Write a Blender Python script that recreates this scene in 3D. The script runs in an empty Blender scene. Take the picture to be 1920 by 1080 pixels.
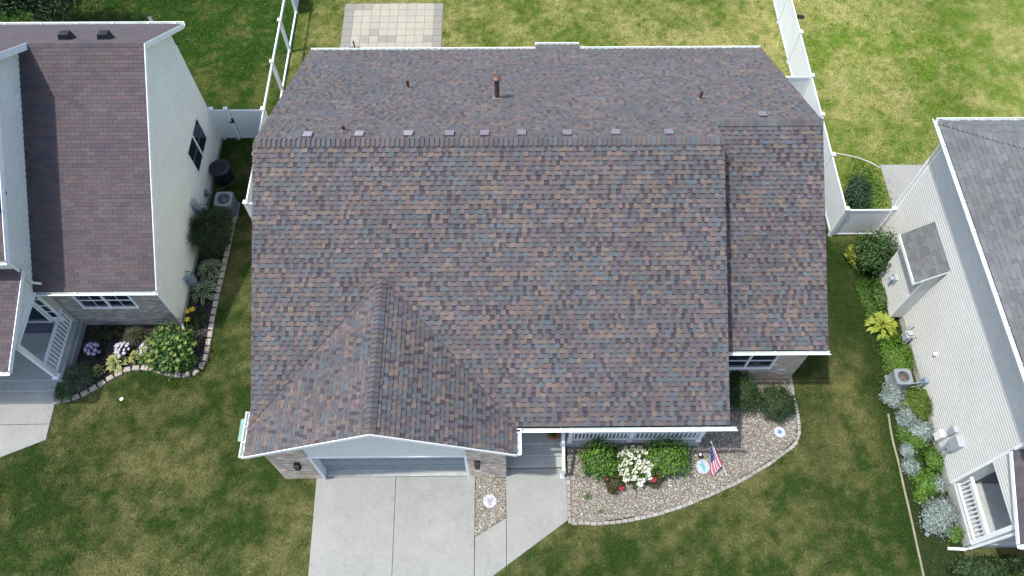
import bpy, math, random
import numpy as np
from mathutils import Vector, Matrix
random.seed(7); rng = np.random.default_rng(11)
PI = math.pi
scene = bpy.context.scene

# ------------------------------------------------------------------ camera
PITCH, YAW, ROLL, CAM_H, FPX = 1.06805, -0.01371, 0.00496, 25.83, 1466.27
cam = bpy.data.cameras.new('camera'); cam_ob = bpy.data.objects.new('camera', cam)
scene.collection.objects.link(cam_ob); scene.camera = cam_ob
fwd = Vector((-math.sin(YAW)*math.cos(PITCH), math.cos(YAW)*math.cos(PITCH), -math.sin(PITCH)))
rgt = Vector((math.cos(YAW), math.sin(YAW), 0)); upv = rgt.cross(fwd)
rgt = rgt*math.cos(ROLL) + upv*math.sin(ROLL); upv = rgt.cross(fwd)
cam_ob.matrix_world = Matrix(((rgt.x, upv.x, -fwd.x, 0), (rgt.y, upv.y, -fwd.y, 0), (rgt.z, upv.z, -fwd.z, CAM_H), (0, 0, 0, 1)))
cam.sensor_fit = 'HORIZONTAL'; cam.sensor_width = 36; cam.lens = FPX/1920*36; cam.clip_end = 500
# ------------------------------------------------------------------ sky, sun, exposure
SUN = Vector((-.38, -.09, 1)).normalized()
world = bpy.data.worlds.new('World'); scene.world = world; world.use_nodes = True
wn = world.node_tree; sky = wn.nodes.new('ShaderNodeTexSky'); sky.sky_type = 'NISHITA'; sky.sun_disc = False
sky.sun_elevation = math.asin(SUN.z); sky.sun_rotation = math.atan2(SUN.x, SUN.y) % (2*PI)
sky.dust_density = 2.0
bg = wn.nodes['Background']; bg.inputs['Strength'].default_value = .15
wn.links.new(sky.outputs[0], bg.inputs[0])
sl = bpy.data.lights.new('sun', 'SUN'); sl.energy = 2.6; sl.angle = math.radians(1.6); sl.color = (1, .955, .89)
so = bpy.data.objects.new('sun', sl); scene.collection.objects.link(so); so.rotation_euler = SUN.to_track_quat('Z', 'Y').to_euler(); so.location = (-20, -5, 50)
vs = scene.view_settings; vs.view_transform = 'Standard'; vs.look = 'None'; vs.exposure = .80; vs.gamma = 1
scene.render.resolution_x = 1024; scene.render.resolution_y = 576

# ------------------------------------------------------------------ materials
def lin(c):
    return tuple((v/255/12.92 if v/255 <= .04045 else ((v/255+.055)/1.055)**2.4) for v in c)
MATS = {}
def mat(name, col=None, rough=.7, var=.12, scale=6, bump=0., bscale=60, spec=.4, metal=0, vcol=False, stretch=(1,1,1), var2=0, scale2=.6, bdist=.01, spots=0):
    """colour (or the 'col' attribute) modulated by two noises, with a fine bump"""
    if name in MATS: return MATS[name]
    m = bpy.data.materials.new(name); m.use_nodes = True; n = m.node_tree; L = n.links
    b = n.nodes['Principled BSDF']; b.inputs['Roughness'].default_value = rough; b.inputs['Metallic'].default_value = metal
    b.inputs['Specular IOR Level'].default_value = spec
    if name == 'shingle_granules': b.inputs['Sheen Weight'].default_value = .11; b.inputs['Sheen Roughness'].default_value = .6
    tc = n.nodes.new('ShaderNodeNewGeometry'); mp = n.nodes.new('ShaderNodeMapping'); mp.inputs['Scale'].default_value = stretch
    L.new(tc.outputs['Position'], mp.inputs['Vector'])
    if vcol:
        a = n.nodes.new('ShaderNodeAttribute'); a.attribute_name = 'col'; csock = a.outputs['Color']
    else:
        a = n.nodes.new('ShaderNodeRGB'); a.outputs[0].default_value = (*col, 1); csock = a.outputs[0]
    def modulate(csock, sc, amt):
        nz = n.nodes.new('ShaderNodeTexNoise'); nz.inputs['Scale'].default_value = sc; nz.inputs['Detail'].default_value = 5; nz.inputs['Roughness'].default_value = .65
        L.new(mp.outputs[0], nz.inputs['Vector'])
        mr = n.nodes.new('ShaderNodeMapRange'); mr.inputs['From Min'].default_value = .3; mr.inputs['From Max'].default_value = .7
        mr.inputs['To Min'].default_value = 1-amt; mr.inputs['To Max'].default_value = 1+amt; L.new(nz.outputs['Fac'], mr.inputs['Value'])
        vm = n.nodes.new('ShaderNodeVectorMath'); vm.operation = 'SCALE'; L.new(csock, vm.inputs[0]); L.new(mr.outputs[0], vm.inputs['Scale'])
        return vm.outputs[0]
    if var: csock = modulate(csock, scale, var)
    if var2: csock = modulate(csock, scale2, var2)
    if spots:
        for sc, lo, hi, k in ((2.3, .60, .72, spots), (11., .66, .74, spots*.8), (.55, .52, .66, spots*.6)):
            nz = n.nodes.new('ShaderNodeTexNoise'); nz.inputs['Scale'].default_value = sc; nz.inputs['Detail'].default_value = 6; nz.inputs['Roughness'].default_value = .7; nz.inputs['Distortion'].default_value = .6; L.new(mp.outputs[0], nz.inputs['Vector'])
            mr = n.nodes.new('ShaderNodeMapRange'); mr.inputs['From Min'].default_value = lo; mr.inputs['From Max'].default_value = hi; mr.inputs['To Min'].default_value = 1; mr.inputs['To Max'].default_value = 1-k; L.new(nz.outputs['Fac'], mr.inputs['Value'])
            vm = n.nodes.new('ShaderNodeVectorMath'); vm.operation = 'SCALE'; L.new(csock, vm.inputs[0]); L.new(mr.outputs[0], vm.inputs['Scale']); csock = vm.outputs[0]
    L.new(csock, b.inputs['Base Color'])
    if bump:
        nb = n.nodes.new('ShaderNodeTexNoise'); nb.inputs['Scale'].default_value = bscale; nb.inputs['Detail'].default_value = 3; L.new(mp.outputs[0], nb.inputs['Vector'])
        bp = n.nodes.new('ShaderNodeBump'); bp.inputs['Strength'].default_value = bump; bp.inputs['Distance'].default_value = bdist
        L.new(nb.outputs['Fac'], bp.inputs['Height']); L.new(bp.outputs[0], b.inputs['Normal'])
    MATS[name] = m; return m
M_SHING = mat('shingle_granules', rough=.75, var=.22, scale=45, bump=.5, bscale=220, spec=.25, vcol=True, var2=.12, scale2=.5)
M_BRICK = mat('brick', rough=.9, var=.25, scale=30, bump=.5, bscale=90, spec=.2, vcol=True)
M_MORTAR = mat('mortar', (.50, .47, .42), .95, .15, 20, .3)
M_TRIM = mat('white_trim', (.84, .86, .86), .45, .05, 3, var2=.04)
M_VINYL = mat('white_vinyl_fence', (.78, .82, .84), .4, .04, 2, var2=.04, spots=.06)
M_GUTTER = mat('gutter_aluminium', (.66, .72, .68), .4, .14, 4)
M_SIDE_CREAM = mat('cream_siding', (.80, .79, .695), .55, .04, 4, .1, 40, var2=.05)
M_SIDE_GREY = mat('pale_grey_siding', (.555, .56, .525), .55, .05, 4, .1, 40, var2=.05)
M_GABLE = mat('grey_stucco_panel', (.70, .71, .67), .7, .05, 5, .2, 120)
M_CONC = mat('concrete', (.280, .286, .266), .9, .08, 9, .25, 150, var2=.10, scale2=.7, spots=.16)
M_CONC2 = mat('concrete_porch', (.37, .385, .365), .85, .10, 5, .25, 120, var2=.12, scale2=.9, spots=.18)
M_PAVER = mat('paver', rough=.9, var=.10, scale=14, bump=.4, bscale=90, vcol=True)
M_STONE = mat('edging_stone', rough=.92, var=.18, scale=18, bump=.6, bscale=60, vcol=True)
M_GRAVEL = mat('gravel', rough=.85, var=.2, scale=40, vcol=True)
M_GBED = mat('gravel_sheet', (.17, .15, .12), .95, .5, 28, 1., 40, bdist=.03)
M_MULCH = mat('mulch', (.030, .024, .024), .95, .6, 22, 1., 35, bdist=.04)
M_CHIP = mat('mulch_chips', rough=.9, var=.2, vcol=True)
M_BLACK = mat('black_metal', (.012, .012, .014), .45, .1)
M_DARKPL = mat('dark_plastic', (.018, .02, .026), .5, .1)
M_GREYMET = mat('grey_metal', (.36, .40, .43), .45, .08, 6)
M_ACMET = mat('ac_cabinet', (.21, .24, .26), .5, .08, 6)
M_DARKFIN = mat('ac_fins', (.045, .05, .06), .6, .1)
M_FANBR = mat('fan_rust', (.13, .055, .045), .6, .25, 14)
M_FANBL = mat('fan_blue_grey', (.10, .12, .17), .5, .25, 14)
M_COPPER = mat('brown_vent_pipe', (.10, .055, .04), .45, .2, 20, spec=.5)
M_FLASH = mat('vent_flashing', (.26, .20, .18), .5, .1)
M_VENTBOX = mat('vent_box_metal', (.19, .165, .195), .3, .06, spec=.8)
M_VENT_GLINT = mat('vent_box_painted_glint', (.26, .25, .28), .35, .06, spec=.6)
M_GLASS = mat('window_glass', (.012, .022, .035), .06, 0, spec=.9)
M_DOORW = mat('white_door', (.20, .24, .27), .5, .03)
M_TERRA = mat('terracotta', (.42, .16, .08), .8, .12, 12)
M_LEAF = mat('leaf', rough=.55, var=.18, scale=9, vcol=True, spec=.35)
M_PETAL = mat('petal', rough=.7, var=.06, scale=30, vcol=True)
M_BARK = mat('bark', (.07, .05, .035), .95, .3, 12, .8, 30)
M_PAINT = mat('painted_print', rough=.6, var=.04, vcol=True)
M_FABRIC = mat('flag_cloth', rough=.85, var=.05, vcol=True)
M_ROPEL = mat('pale_plastic_edging', (.50, .49, .43), .6, .1)
M_DECK = mat('roof_deck', (.035, .03, .032), .95, .1)
M_GREENW = mat('gutter_guard_green', (.17, .33, .26), .4, .2, 8)

# ------------------------------------------------------------------ mesh helpers
class B:
    def __init__(s): s.v = []; s.f = []; s.c = []
    def poly(s, pts, col=None):
        i = len(s.v); s.v.extend([tuple(p) for p in pts]); s.f.append(tuple(range(i, i+len(pts)))); s.c.append(col)
    def faces(s, pts, fs, col=None):
        i = len(s.v); s.v.extend([tuple(p) for p in pts])
        for f in fs: s.f.append(tuple(i+k for k in f)); s.c.append(col)
    def box(s, x0, x1, y0, y1, z0, z1, col=None):
        s.faces([(x0,y0,z0),(x1,y0,z0),(x1,y1,z0),(x0,y1,z0),(x0,y0,z1),(x1,y0,z1),(x1,y1,z1),(x0,y1,z1)],
                [(3,2,1,0),(4,5,6,7),(0,1,5,4),(1,2,6,5),(2,3,7,6),(3,0,4,7)], col); return s
    def bevbox(s, x0, x1, y0, y1, z0, z1, b=.01, col=None):
        """box whose top edges are chamfered"""
        p = [(x0,y0,z0),(x1,y0,z0),(x1,y1,z0),(x0,y1,z0),(x0,y0,z1-b),(x1,y0,z1-b),(x1,y1,z1-b),(x0,y1,z1-b),(x0+b,y0+b,z1),(x1-b,y0+b,z1),(x1-b,y1-b,z1),(x0+b,y1-b,z1)]
        s.faces(p, [(3,2,1,0),(0,1,5,4),(1,2,6,5),(2,3,7,6),(3,0,4,7),(4,5,9,8),(5,6,10,9),(6,7,11,10),(7,4,8,11),(8,9,10,11)], col); return s
    def bar(s, a, b, w, h=None, up=(0,0,1), col=None):
        a = Vector(a); b = Vector(b); d = (b-a).normalized(); u = Vector(up)
        if abs(d.dot(u)) > .98: u = Vector((0,1,0))
        x = d.cross(u).normalized(); y = x.cross(d).normalized(); h = h or w
        p = [q + x*i*w/2 + y*j*h/2 for q in (a, b) for i, j in ((-1,-1),(1,-1),(1,1),(-1,1))]
        s.faces(p, [(3,2,1,0),(4,5,6,7),(0,1,5,4),(1,2,6,5),(2,3,7,6),(3,0,4,7)], col); return s
    def tube(s, pts, r, n=8, col=None, caps=True):
        pts = [Vector(p) for p in pts]; rs = r if isinstance(r, (list, tuple)) else [r]*len(pts); i0 = len(s.v)
        for k, p in enumerate(pts):
            d = (pts[min(k+1, len(pts)-1)] - pts[max(k-1, 0)]).normalized()
            u = Vector((0,0,1)) if abs(d.z) < .95 else Vector((1,0,0)); x = d.cross(u).normalized(); y = x.cross(d)
            for j in range(n):
                a = 2*PI*j/n; s.v.append(tuple(p + (x*math.cos(a) + y*math.sin(a))*rs[k]))
        for k in range(len(pts)-1):
            for j in range(n):
                a = i0+k*n+j; b = i0+k*n+(j+1) % n; s.f.append((a, b, b+n, a+n)); s.c.append(col)
        if caps:
            s.f.append(tuple(i0+j for j in range(n))[::-1]); s.c.append(col)
            s.f.append(tuple(i0+(len(pts)-1)*n+j for j in range(n))); s.c.append(col)
        return s
    def prism(s, poly, z0, z1, col=None):
        n = len(poly); p = [(x,y,z0) for x,y in poly] + [(x,y,z1) for x,y in poly]
        s.faces(p, [tuple(range(n))[::-1], tuple(range(n, 2*n))] + [(i, (i+1) % n, n+(i+1) % n, n+i) for i in range(n)], col); return s
    def extr(s, pts, d, col=None):
        """polygon pts (3-D) extruded by vector d"""
        n = len(pts); d = Vector(d); p = [Vector(q) for q in pts] + [Vector(q)+d for q in pts]
        s.faces(p, [tuple(range(n))[::-1], tuple(range(n, 2*n))] + [(i, (i+1) % n, n+(i+1) % n, n+i) for i in range(n)], col); return s
    def disc(s, c, r, z0, z1, n=16, col=None, rot=0):
        return s.prism([(c[0]+r*math.cos(rot+2*PI*i/n), c[1]+r*math.sin(rot+2*PI*i/n)) for i in range(n)], z0, z1, col)
    def mesh(s, name, off=(0,0,0), fix=True):
        me = bpy.data.meshes.new(name)
        me.from_pydata([(x-off[0], y-off[1], z-off[2]) for x, y, z in s.v], [], s.f)
        if any(c is not None for c in s.c):
            at = me.attributes.new('col', 'FLOAT_COLOR', 'FACE'); arr = np.ones((len(s.f), 4), np.float32)
            for i, c in enumerate(s.c):
                if c is not None: arr[i, :3] = c
            at.data.foreach_set('color', arr.ravel())
        if fix: fix_normals(me)
        return me
def fix_normals(me):
    import bmesh
    bm = bmesh.new(); bm.from_mesh(me); bmesh.ops.recalc_face_normals(bm, faces=bm.faces); bm.to_mesh(me); bm.free()
def wloc(o):
    v = Vector((0,0,0))
    while o: v += o.location; o = o.parent
    return v
def link(o, parent=None):
    scene.collection.objects.link(o)
    if parent: o.parent = parent
    return o
def part(name, b, m, parent=None, fix=True, kind=None, smooth=False, label=None):
    o = bpy.data.objects.new(name, b.mesh(name, wloc(parent), fix)); o.data.materials.append(m); link(o, parent)
    if kind: o['kind'] = kind
    if label: o['label'] = label
    if smooth: o.data.polygons.foreach_set('use_smooth', [True]*len(o.data.polygons))
    return o
def tag(o, label, cat, group=None):
    o['label'] = label; o['category'] = cat
    if group: o['group'] = group
    return o
def thing(name, loc, label, cat, group=None):
    o = bpy.data.objects.new(name, None); o.location = loc; o.empty_display_size = .2; link(o); return tag(o, label, cat, group)
def single(name, b, m, loc, label, cat, group=None, **k):
    """a thing that is one mesh, its origin at loc"""
    o = bpy.data.objects.new(name, b.mesh(name, loc)); o.location = loc; o.data.materials.append(m); link(o); return tag(o, label, cat, group)
def struct(name, b, m, parent=None):
    o = part(name, b, m, parent)
    if not parent: o['kind'] = 'structure'
    return o
def npmesh(name, V, F, C, m, parent=None, kind=None):
    """big triangle soup from numpy arrays, one colour per face"""
    me = bpy.data.meshes.new(name); n = len(V); k = len(F); w = F.shape[1]
    me.vertices.add(n); me.vertices.foreach_set('co', V.astype(np.float32).ravel())
    me.loops.add(k*w); me.loops.foreach_set('vertex_index', F.astype(np.int32).ravel())
    me.polygons.add(k); me.polygons.foreach_set('loop_start', np.arange(0, k*w, w, dtype=np.int32)); me.polygons.foreach_set('loop_total', np.full(k, w, np.int32))
    me.update(calc_edges=True)
    at = me.attributes.new('col', 'FLOAT_COLOR', 'FACE'); at.data.foreach_set('color', np.c_[C, np.ones(k)].astype(np.float32).ravel())
    o = bpy.data.objects.new(name, me); me.materials.append(m); link(o, parent)
    if parent: o.location = -wloc(parent)
    if kind: o['kind'] = kind
    return o
def jit(c, a=.1):
    k = 1+random.uniform(-a, a); return tuple(max(0, x*k*(1+random.uniform(-a, a)*.3)) for x in c)
def mixc(a, b, t): return tuple(x*(1-t)+y*t for x, y in zip(a, b))

# ------------------------------------------------------------------ roof shingles
def clip_poly(poly, planes):
    for (a, b, c) in planes:                     # keep a*u+b*v+c >= 0
        out = []
        for i in range(len(poly)):
            p, q = poly[i], poly[(i+1) % len(poly)]; dp = a*p[0]+b*p[1]+c; dq = a*q[0]+b*q[1]+c
            if dp >= 0: out.append(p)
            if dp*dq < 0: t = dp/(dp-dq); out.append((p[0]+(q[0]-p[0])*t, p[1]+(q[1]-p[1])*t))
        poly = out
        if len(poly) < 3: return []
    return poly
class Roof:
    """collects the tabs of all slopes of one roof; the largest in view become objects of their own"""
    def __init__(s): s.tabs = []
    def slope(s, O, U, V, wid, ln, palette, expo=.146, tabw=(.085, .17), planes=(), laminated=True, run=.3, weights=None, darks=None):
        O, U, V = Vector(O), Vector(U).normalized(), Vector(V).normalized(); N = U.cross(V)
        if N.z < 0: N = -N
        rows = int(math.ceil(ln/expo)); col = random.choice(palette); deep = False
        for r in range(rows):
            v0 = r*expo; v1 = min(v0+expo*1.03, ln); u = -random.uniform(0, tabw[1])*(1 if laminated else 0) - (0 if laminated else (r % 2)*tabw[0]/2)
            while u < wid:
                w = random.uniform(*tabw); a, b = max(u, 0), min(u+w-(0 if laminated else .006), wid); u += w
                if b-a < .015: continue
                deep = not deep if laminated else False
                if random.random() > run: col = random.choices(palette, weights)[0]
                dash = False
                t = (.009 if deep else .026) if laminated else .012
                c = jit(col, .13)
                if laminated and deep and darks:
                    if random.random() < .30: c = jit(random.choice(darks), .15)
                    dash = True
                dv = random.uniform(-.004, .004); g = 0
                pl = clip_poly([(a+g, v0+dv), (b-g, v0+dv), (b-g, v1), (a+g, v1)], planes)
                if not pl: continue
                top = [O+U*p[0]+V*p[1]+N*(.004+t*max(0, 1-(p[1]-v0)/(expo*1.03))) for p in pl]; bot = [O+U*p[0]+V*p[1]-N*.004 for p in pl]
                cen = sum(top, Vector())/len(top); view = Vector((0,0,CAM_H))-cen
                size = (b-a)*expo*max(0, N.dot(view.normalized()))/view.length_squared
                inframe = True
                d = cen-Vector((0,0,CAM_H)); zz = d.dot(fwd); px = 960+FPX*d.dot(rgt)/zz; py = 540-FPX*d.dot(upv)/zz
                if not (8 < px < 1912 and 8 < py < 1072): size = 0
                s.tabs.append((size, top, bot, c, dash and len(pl) == 4))
    def build(s, parent, nobj=290, hidden=None):
        if hidden: s.tabs = [((0 if hidden(sum(t[1], Vector())/len(t[1])) else t[0]),)+t[1:] for t in s.tabs]
        s.tabs.sort(key=lambda t: -t[0]); rest = B()
        for k, (sz, top, bot, c, dash) in enumerate(s.tabs):
            b = B() if k < nobj else rest; n = len(top)
            if dash:      # dark band above the cut-outs: printed granules plus butt shadow painted in
                m1 = top[0]+(top[3]-top[0])*.76; m2 = top[1]+(top[2]-top[1])*.76
                b.faces([top[0], top[1], m2, m1], [(0,1,2,3)], c); b.faces([m1, m2, top[2], top[3]], [(0,1,2,3)], tuple(x*.30 for x in c))
                b.faces(top+bot, [(i, i+n, (i+1) % n+n, (i+1) % n) for i in range(n)], tuple(x*.5 for x in c))
            else: b.faces(top, [tuple(range(n))], c); b.faces(top+bot, [(i, i+n, (i+1) % n+n, (i+1) % n) for i in range(n)], tuple(x*.55 for x in c))
            if k < nobj: part('shingle', b, M_SHING, parent, fix=True)
        part('shingle_courses', rest, M_SHING, parent, fix=False, kind='stuff')
def ridge_caps(parent, a, b, dirs, palette, step=.15, w=.18, name='ridge_cap', th=.045):
    """bent cap shingles laid along a ridge from a to b; dirs are the two down-slope directions"""
    a, b = Vector(a), Vector(b); L = (b-a).length; d = (b-a).normalized(); n = int(L/step); d1, d2 = [Vector(q).normalized() for q in dirs]
    for i in range(n):
        p = a+d*(i*step); q = a+d*((i+1)*step+.035); l0 = .030+th; l1 = .012
        c = jit(random.choice(palette), .12); bb = B(); k = []
        for P, h in ((p, l0), (q, l1)):
            up = Vector((0,0,1))
            k += [P+d1*w+up*(h-.004), P+d1*w*.45+up*(h+.004), P+up*(h+.012), P+d2*w*.45+up*(h+.004), P+d2*w+up*(h-.004)]
        low = [x-Vector((0,0,.04)) for x in k[:5]]
        bb.faces(k+low, [(j, j+1, j+6, j+5) for j in range(4)] + [(10+j, 11+j, j+1, j) for j in range(4)], c)
        part(name, bb, M_SHING, parent, fix=False)

# ------------------------------------------------------------------ facade helpers
BRICK_TAN = [(.56,.45,.35), (.62,.53,.43), (.52,.41,.32), (.66,.58,.49), (.47,.36,.28), (.82,.79,.74)]
BRICK_GREY = [(.34,.32,.285), (.42,.39,.35), (.28,.26,.24), (.37,.32,.28), (.50,.47,.43)]
def brick_panel(parent, x0, x1, y, z0, ztop, palette, budget, rest, depth=.012, L=.203, H=.067, J=.010, rowlock=None):
    """bricks on a wall that faces the street; ztop(x) is where the roof cuts them"""
    r = 0; z = z0
    proto = budget['proto']
    while z+H < max(ztop(x0), ztop(x1), ztop((x0+x1)/2)):
        x = x0 - (L+J)/2*(r % 2)
        while x < x1:
            a, b = max(x, x0), min(x+L, x1); x += L+J
            if b-a < .03 or z+H > ztop((a+b)/2): continue
            full = abs(b-a-L) < .001; ci = random.choices(range(len(palette)), [4]*(len(palette)-1)+[1.2])[0]
            if full and budget['n'] > 0:
                budget['n'] -= 1; key = (id(palette), ci)
                if key not in proto:
                    q = B(); q.box(0, L, -depth, .02, 0, H, palette[ci]); proto[key] = q.mesh('brick')
                    proto[key].materials.append(M_BRICK)
                o = bpy.data.objects.new('brick', proto[key]); o.location = Vector((a, y+random.uniform(-.002, .002), z))-wloc(parent); link(o, parent)
            else: rest.box(a, b, y-depth+random.uniform(-.002, .002), y+.02, z, z+H, jit(palette[ci], .06))
        z += H+J; r += 1
def planks_x(parent, x, face, spans, m, pitch=.12, name='siding_plank', th=.024):
    """lap siding on a wall x = const; face = +1/-1 is the side it looks to; spans = [(z, y0, y1)]"""
    for z, y0, y1 in spans:
        if y1-y0 < .05: continue
        b = B(); f = face
        p = [(x-f*.01, y0, z), (x+f*th, y0, z), (x+f*th*.92, y0, z+pitch*.55), (x+f*.001, y0, z+pitch*.78), (x+f*.001, y0, z+pitch), (x-f*.01, y0, z+pitch)]
        b.extr(p, (0, y1-y0, 0)); part(name, b, m, parent)
def planks_y(parent, y, face, spans, m, pitch=.12, name='siding_plank', th=.016):
    for z, x0, x1 in spans:
        if x1-x0 < .05: continue
        b = B(); p = [(x0, y, z), (x0, y+face*th, z), (x0, y+face*.003, z+pitch), (x0, y, z+pitch)]
        b.extr(p, (x1-x0, 0, 0)); part(name, b, m, parent)
def gutter(parent, a, b, out, hang=1.25, w=.125, h=.10, mat_=None, name='gutter'):
    """open-topped trough from a to b (top of its back edge), out = horizontal direction away from the wall"""
    a, b, o = Vector(a), Vector(b), Vector(out).normalized(); Z = Vector((0,0,1)); d = (b-a); bb = B(); t = .008
    prof = [(0,0),(0,-h),(w*.75,-h),(w,-.02),(w,.004),(w-.016,.004),(w-.016,-.02),(w*.72,-h+t),(t,-h+t),(t,0)]
    pts = [a+o*p+Z*q for p, q in prof]; n = len(pts); bb.extr(pts, d)
    g = part(name, bb, mat_ or M_GUTTER, parent)
    rim = B(); rim.bar(a+o*(w-.006)+Z*.006, b+o*(w-.006)+Z*.006, .028, .016); part('gutter_rim', rim, M_TRIM, g)
    L = d.length; k = max(1, int(L/hang))
    for i in range(k+1):
        p = a+d*min(.98, max(.02, i/k)); h_ = B(); h_.bar(p+Z*.008, p+o*w+Z*.008, .03, .008); part('gutter_hanger', h_, M_TRIM, g)
    return g
def window_y(parent, x0, x1, z0, z1, y, lights=2, grid=0, depth=.06, frame=M_TRIM):
    """window in a wall facing the street"""
    f = B(); w = .06
    f.box(x0, x1, y-depth, y+.04, z1-w, z1); f.box(x0, x1, y-depth-.02, y+.04, z0, z0+w*.8)
    f.box(x0, x0+w, y-depth, y+.04, z0+w*.8, z1-w); f.box(x1-w, x1, y-depth, y+.04, z0+w*.8, z1-w)
    win = part('window', f, frame, parent); W = (x1-x0-2*w); n = lights
    for i in range(n):
        a = x0+w+W*i/n; b = x0+w+W*(i+1)/n
        if i: q = B(); q.box(a-.035, a+.035, y-depth+.005, y+.03, z0+w*.8+.001, z1-w-.001); part('mullion', q, frame, win)
        p = B(); p.box(a+(.036 if i else .001), b-(.036 if i < n-1 else .001), y-.012, y+.01, z0+w*.8+.002, z1-w-.002); part('pane', p, M_GLASS, win)
        s = B(); zm = (z0+z1)/2
        s.box(a+(.037 if i else .002), b-(.037 if i < n-1 else .002), y-.034, y-.014, zm-.02, zm+.02); part('sash_rail', s, frame, win)
        for g in range(grid):
            xx = a+(b-a)*(g+1)/(grid+1); q = B(); q.box(xx-.008, xx+.008, y-.024, y-.0125, z0+.06, zm-.021); q.box(xx-.008, xx+.008, y-.024, y-.0125, zm+.021, z1-.07); part('grille_bar', q, frame, win)
    return win
def railing_x(parent, x, y0, y1, z0, z1, n, m=M_TRIM, name='railing'):
    """railing along y at x"""
    r = B(); r.box(x-.045, x+.045, y0, y1, z1-.06, z1); ro = part(name, r, m, parent, label='white railing of square balusters')
    q = B(); q.box(x-.03, x+.03, y0, y1, z0, z0+.05); part('bottom_rail', q, m, ro)
    for i in range(n):
        y = y0+(y1-y0)*(i+.5)/n; q = B(); q.box(x-.018, x+.018, y-.018, y+.018, z0+.051, z1-.061); part('baluster', q, m, ro)
    return ro
def railing_y(parent, y, x0, x1, z0, z1, n, m=M_TRIM, name='railing'):
    r = B(); r.box(x0, x1, y-.045, y+.045, z1-.06, z1); ro = part(name, r, m, parent)
    q = B(); q.box(x0, x1, y-.03, y+.03, z0, z0+.05); part('bottom_rail', q, m, ro)
    for i in range(n):
        x = x0+(x1-x0)*(i+.5)/n; q = B(); q.box(x-.02, x+.02, y-.018, y+.018, z0+.051, z1-.061); part('baluster', q, m, ro)
    return ro

# ================================================================== GROUND
def vnoise(x, y, sc, seed):
    r = np.random.default_rng(seed); T = r.random((256, 256)); X = x*sc+500; Y = y*sc+500
    i = np.floor(X).astype(int); j = np.floor(Y).astype(int); fx = X-i; fy = Y-j; fx = fx*fx*(3-2*fx); fy = fy*fy*(3-2*fy)
    g = lambda a, b: T[a % 256, b % 256]
    return (g(i,j)*(1-fx)+g(i+1,j)*fx)*(1-fy)+(g(i,j+1)*(1-fx)+g(i+1,j+1)*fx)*fy
def fbm(x, y, sc, seed, o=4):
    s = 0; a = 1; t = 0
    for k in range(o): c_, s_ = math.cos(.6+k*1.1+seed), math.sin(.6+k*1.1+seed); s = s+a*vnoise(x*c_-y*s_+k*3.1, x*s_+y*c_-k*7.7, sc*2**k, seed+k); t += a; a *= .6
    return s/t
def sstep(a, b, x): t = np.clip((x-a)/(b-a), 0, 1); return t*t*(3-2*t)
def grass_col(x, y):
    """how green or dry each lawn is, plus brightness painted into the back lawns"""
    n1 = fbm(x, y, .55, 1); n2 = fbm(x, y, 1.7, 9); n3 = fbm(x, y, .16, 21, 2)
    n4 = fbm(x, y, 4.2, 33, 2); dry = np.clip((n1*.36+n2*.30+n4*.22+n3*.12-.40)/.24, 0, 1)
    olive, straw = np.array([.029,.057,.010]), np.array([.158,.152,.058])
    lush, sun_y, pale = np.array([.026,.070,.008]), np.array([.090,.145,.018]), np.array([.295,.285,.10])
    rear = sstep(19.5, 22.5, y)*(x > -9.75)*(x < 12.62) ; rr = (x >= 12.62)*sstep(15.5, 18, y); rl = (x <= -9.75)*sstep(19, 21.5, y)
    front = 1-np.clip(rear+rr+rl, 0, 1)
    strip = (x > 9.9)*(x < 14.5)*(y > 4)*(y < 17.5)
    d = dry[:, None]
    cf = olive*(1-d*.85)+straw*d*.85
    yy = sstep(-7, 4, x)[:, None]
    cr = (sun_y*(.72+.28*yy))*(1-d)+pale*d*(.75+.25*yy)  # back lawn: dryness plus oblique-view brightness held in the colour
    crr = (sun_y*1.25)*(1-d)+pale*1.05*d
    dl = np.clip((dry-.35)/.9, 0, 1)[:, None]; cl = lush*(1-dl)+np.array([.13,.135,.04])*dl
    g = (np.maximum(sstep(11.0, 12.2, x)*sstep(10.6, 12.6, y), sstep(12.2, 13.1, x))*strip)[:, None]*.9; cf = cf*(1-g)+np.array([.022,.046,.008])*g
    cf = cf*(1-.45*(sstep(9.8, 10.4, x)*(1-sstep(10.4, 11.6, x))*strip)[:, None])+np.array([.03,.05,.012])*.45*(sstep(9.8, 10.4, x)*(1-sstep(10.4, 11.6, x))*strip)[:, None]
    c = cf*front[:, None]+cr*rear[:, None]+crr*rr[:, None]+cl*rl[:, None]
    return c*(.82+.36*n3)[:, None]
gx = np.arange(-27, 25.01, .12); gy = np.arange(-3, 37.01, .12); GX, GY = np.meshgrid(gx, gy); nx = len(gx); ny = len(gy)
Vg = np.c_[GX.ravel(), GY.ravel(), np.zeros(nx*ny)]; I, J = np.meshgrid(np.arange(nx-1), np.arange(ny-1)); q = (J*nx+I).ravel()
Fg = np.c_[q, q+1, q+1+nx, q+nx]; cen = Vg[Fg].mean(1)
M_LAWN = mat('lawn_soil_and_thatch', rough=.95, var=.45, scale=14, bump=1., bscale=45, spec=.1, vcol=True, var2=.25, scale2=3.2, bdist=.05)
M_BLADE = mat('grass_blades', rough=.7, var=.25, scale=5, spec=.2, vcol=True)
lawn = npmesh('lawn', Vg, Fg, np.ones((len(Fg), 3)), M_LAWN); lawn['kind'] = 'structure'
lawn.data.attributes.remove(lawn.data.attributes['col']); at = lawn.data.attributes.new('col', 'FLOAT_COLOR', 'POINT'); at.data.foreach_set('color', np.c_[grass_col(Vg[:, 0], Vg[:, 1]), np.ones(len(Vg))].astype(np.float32).ravel())
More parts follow.
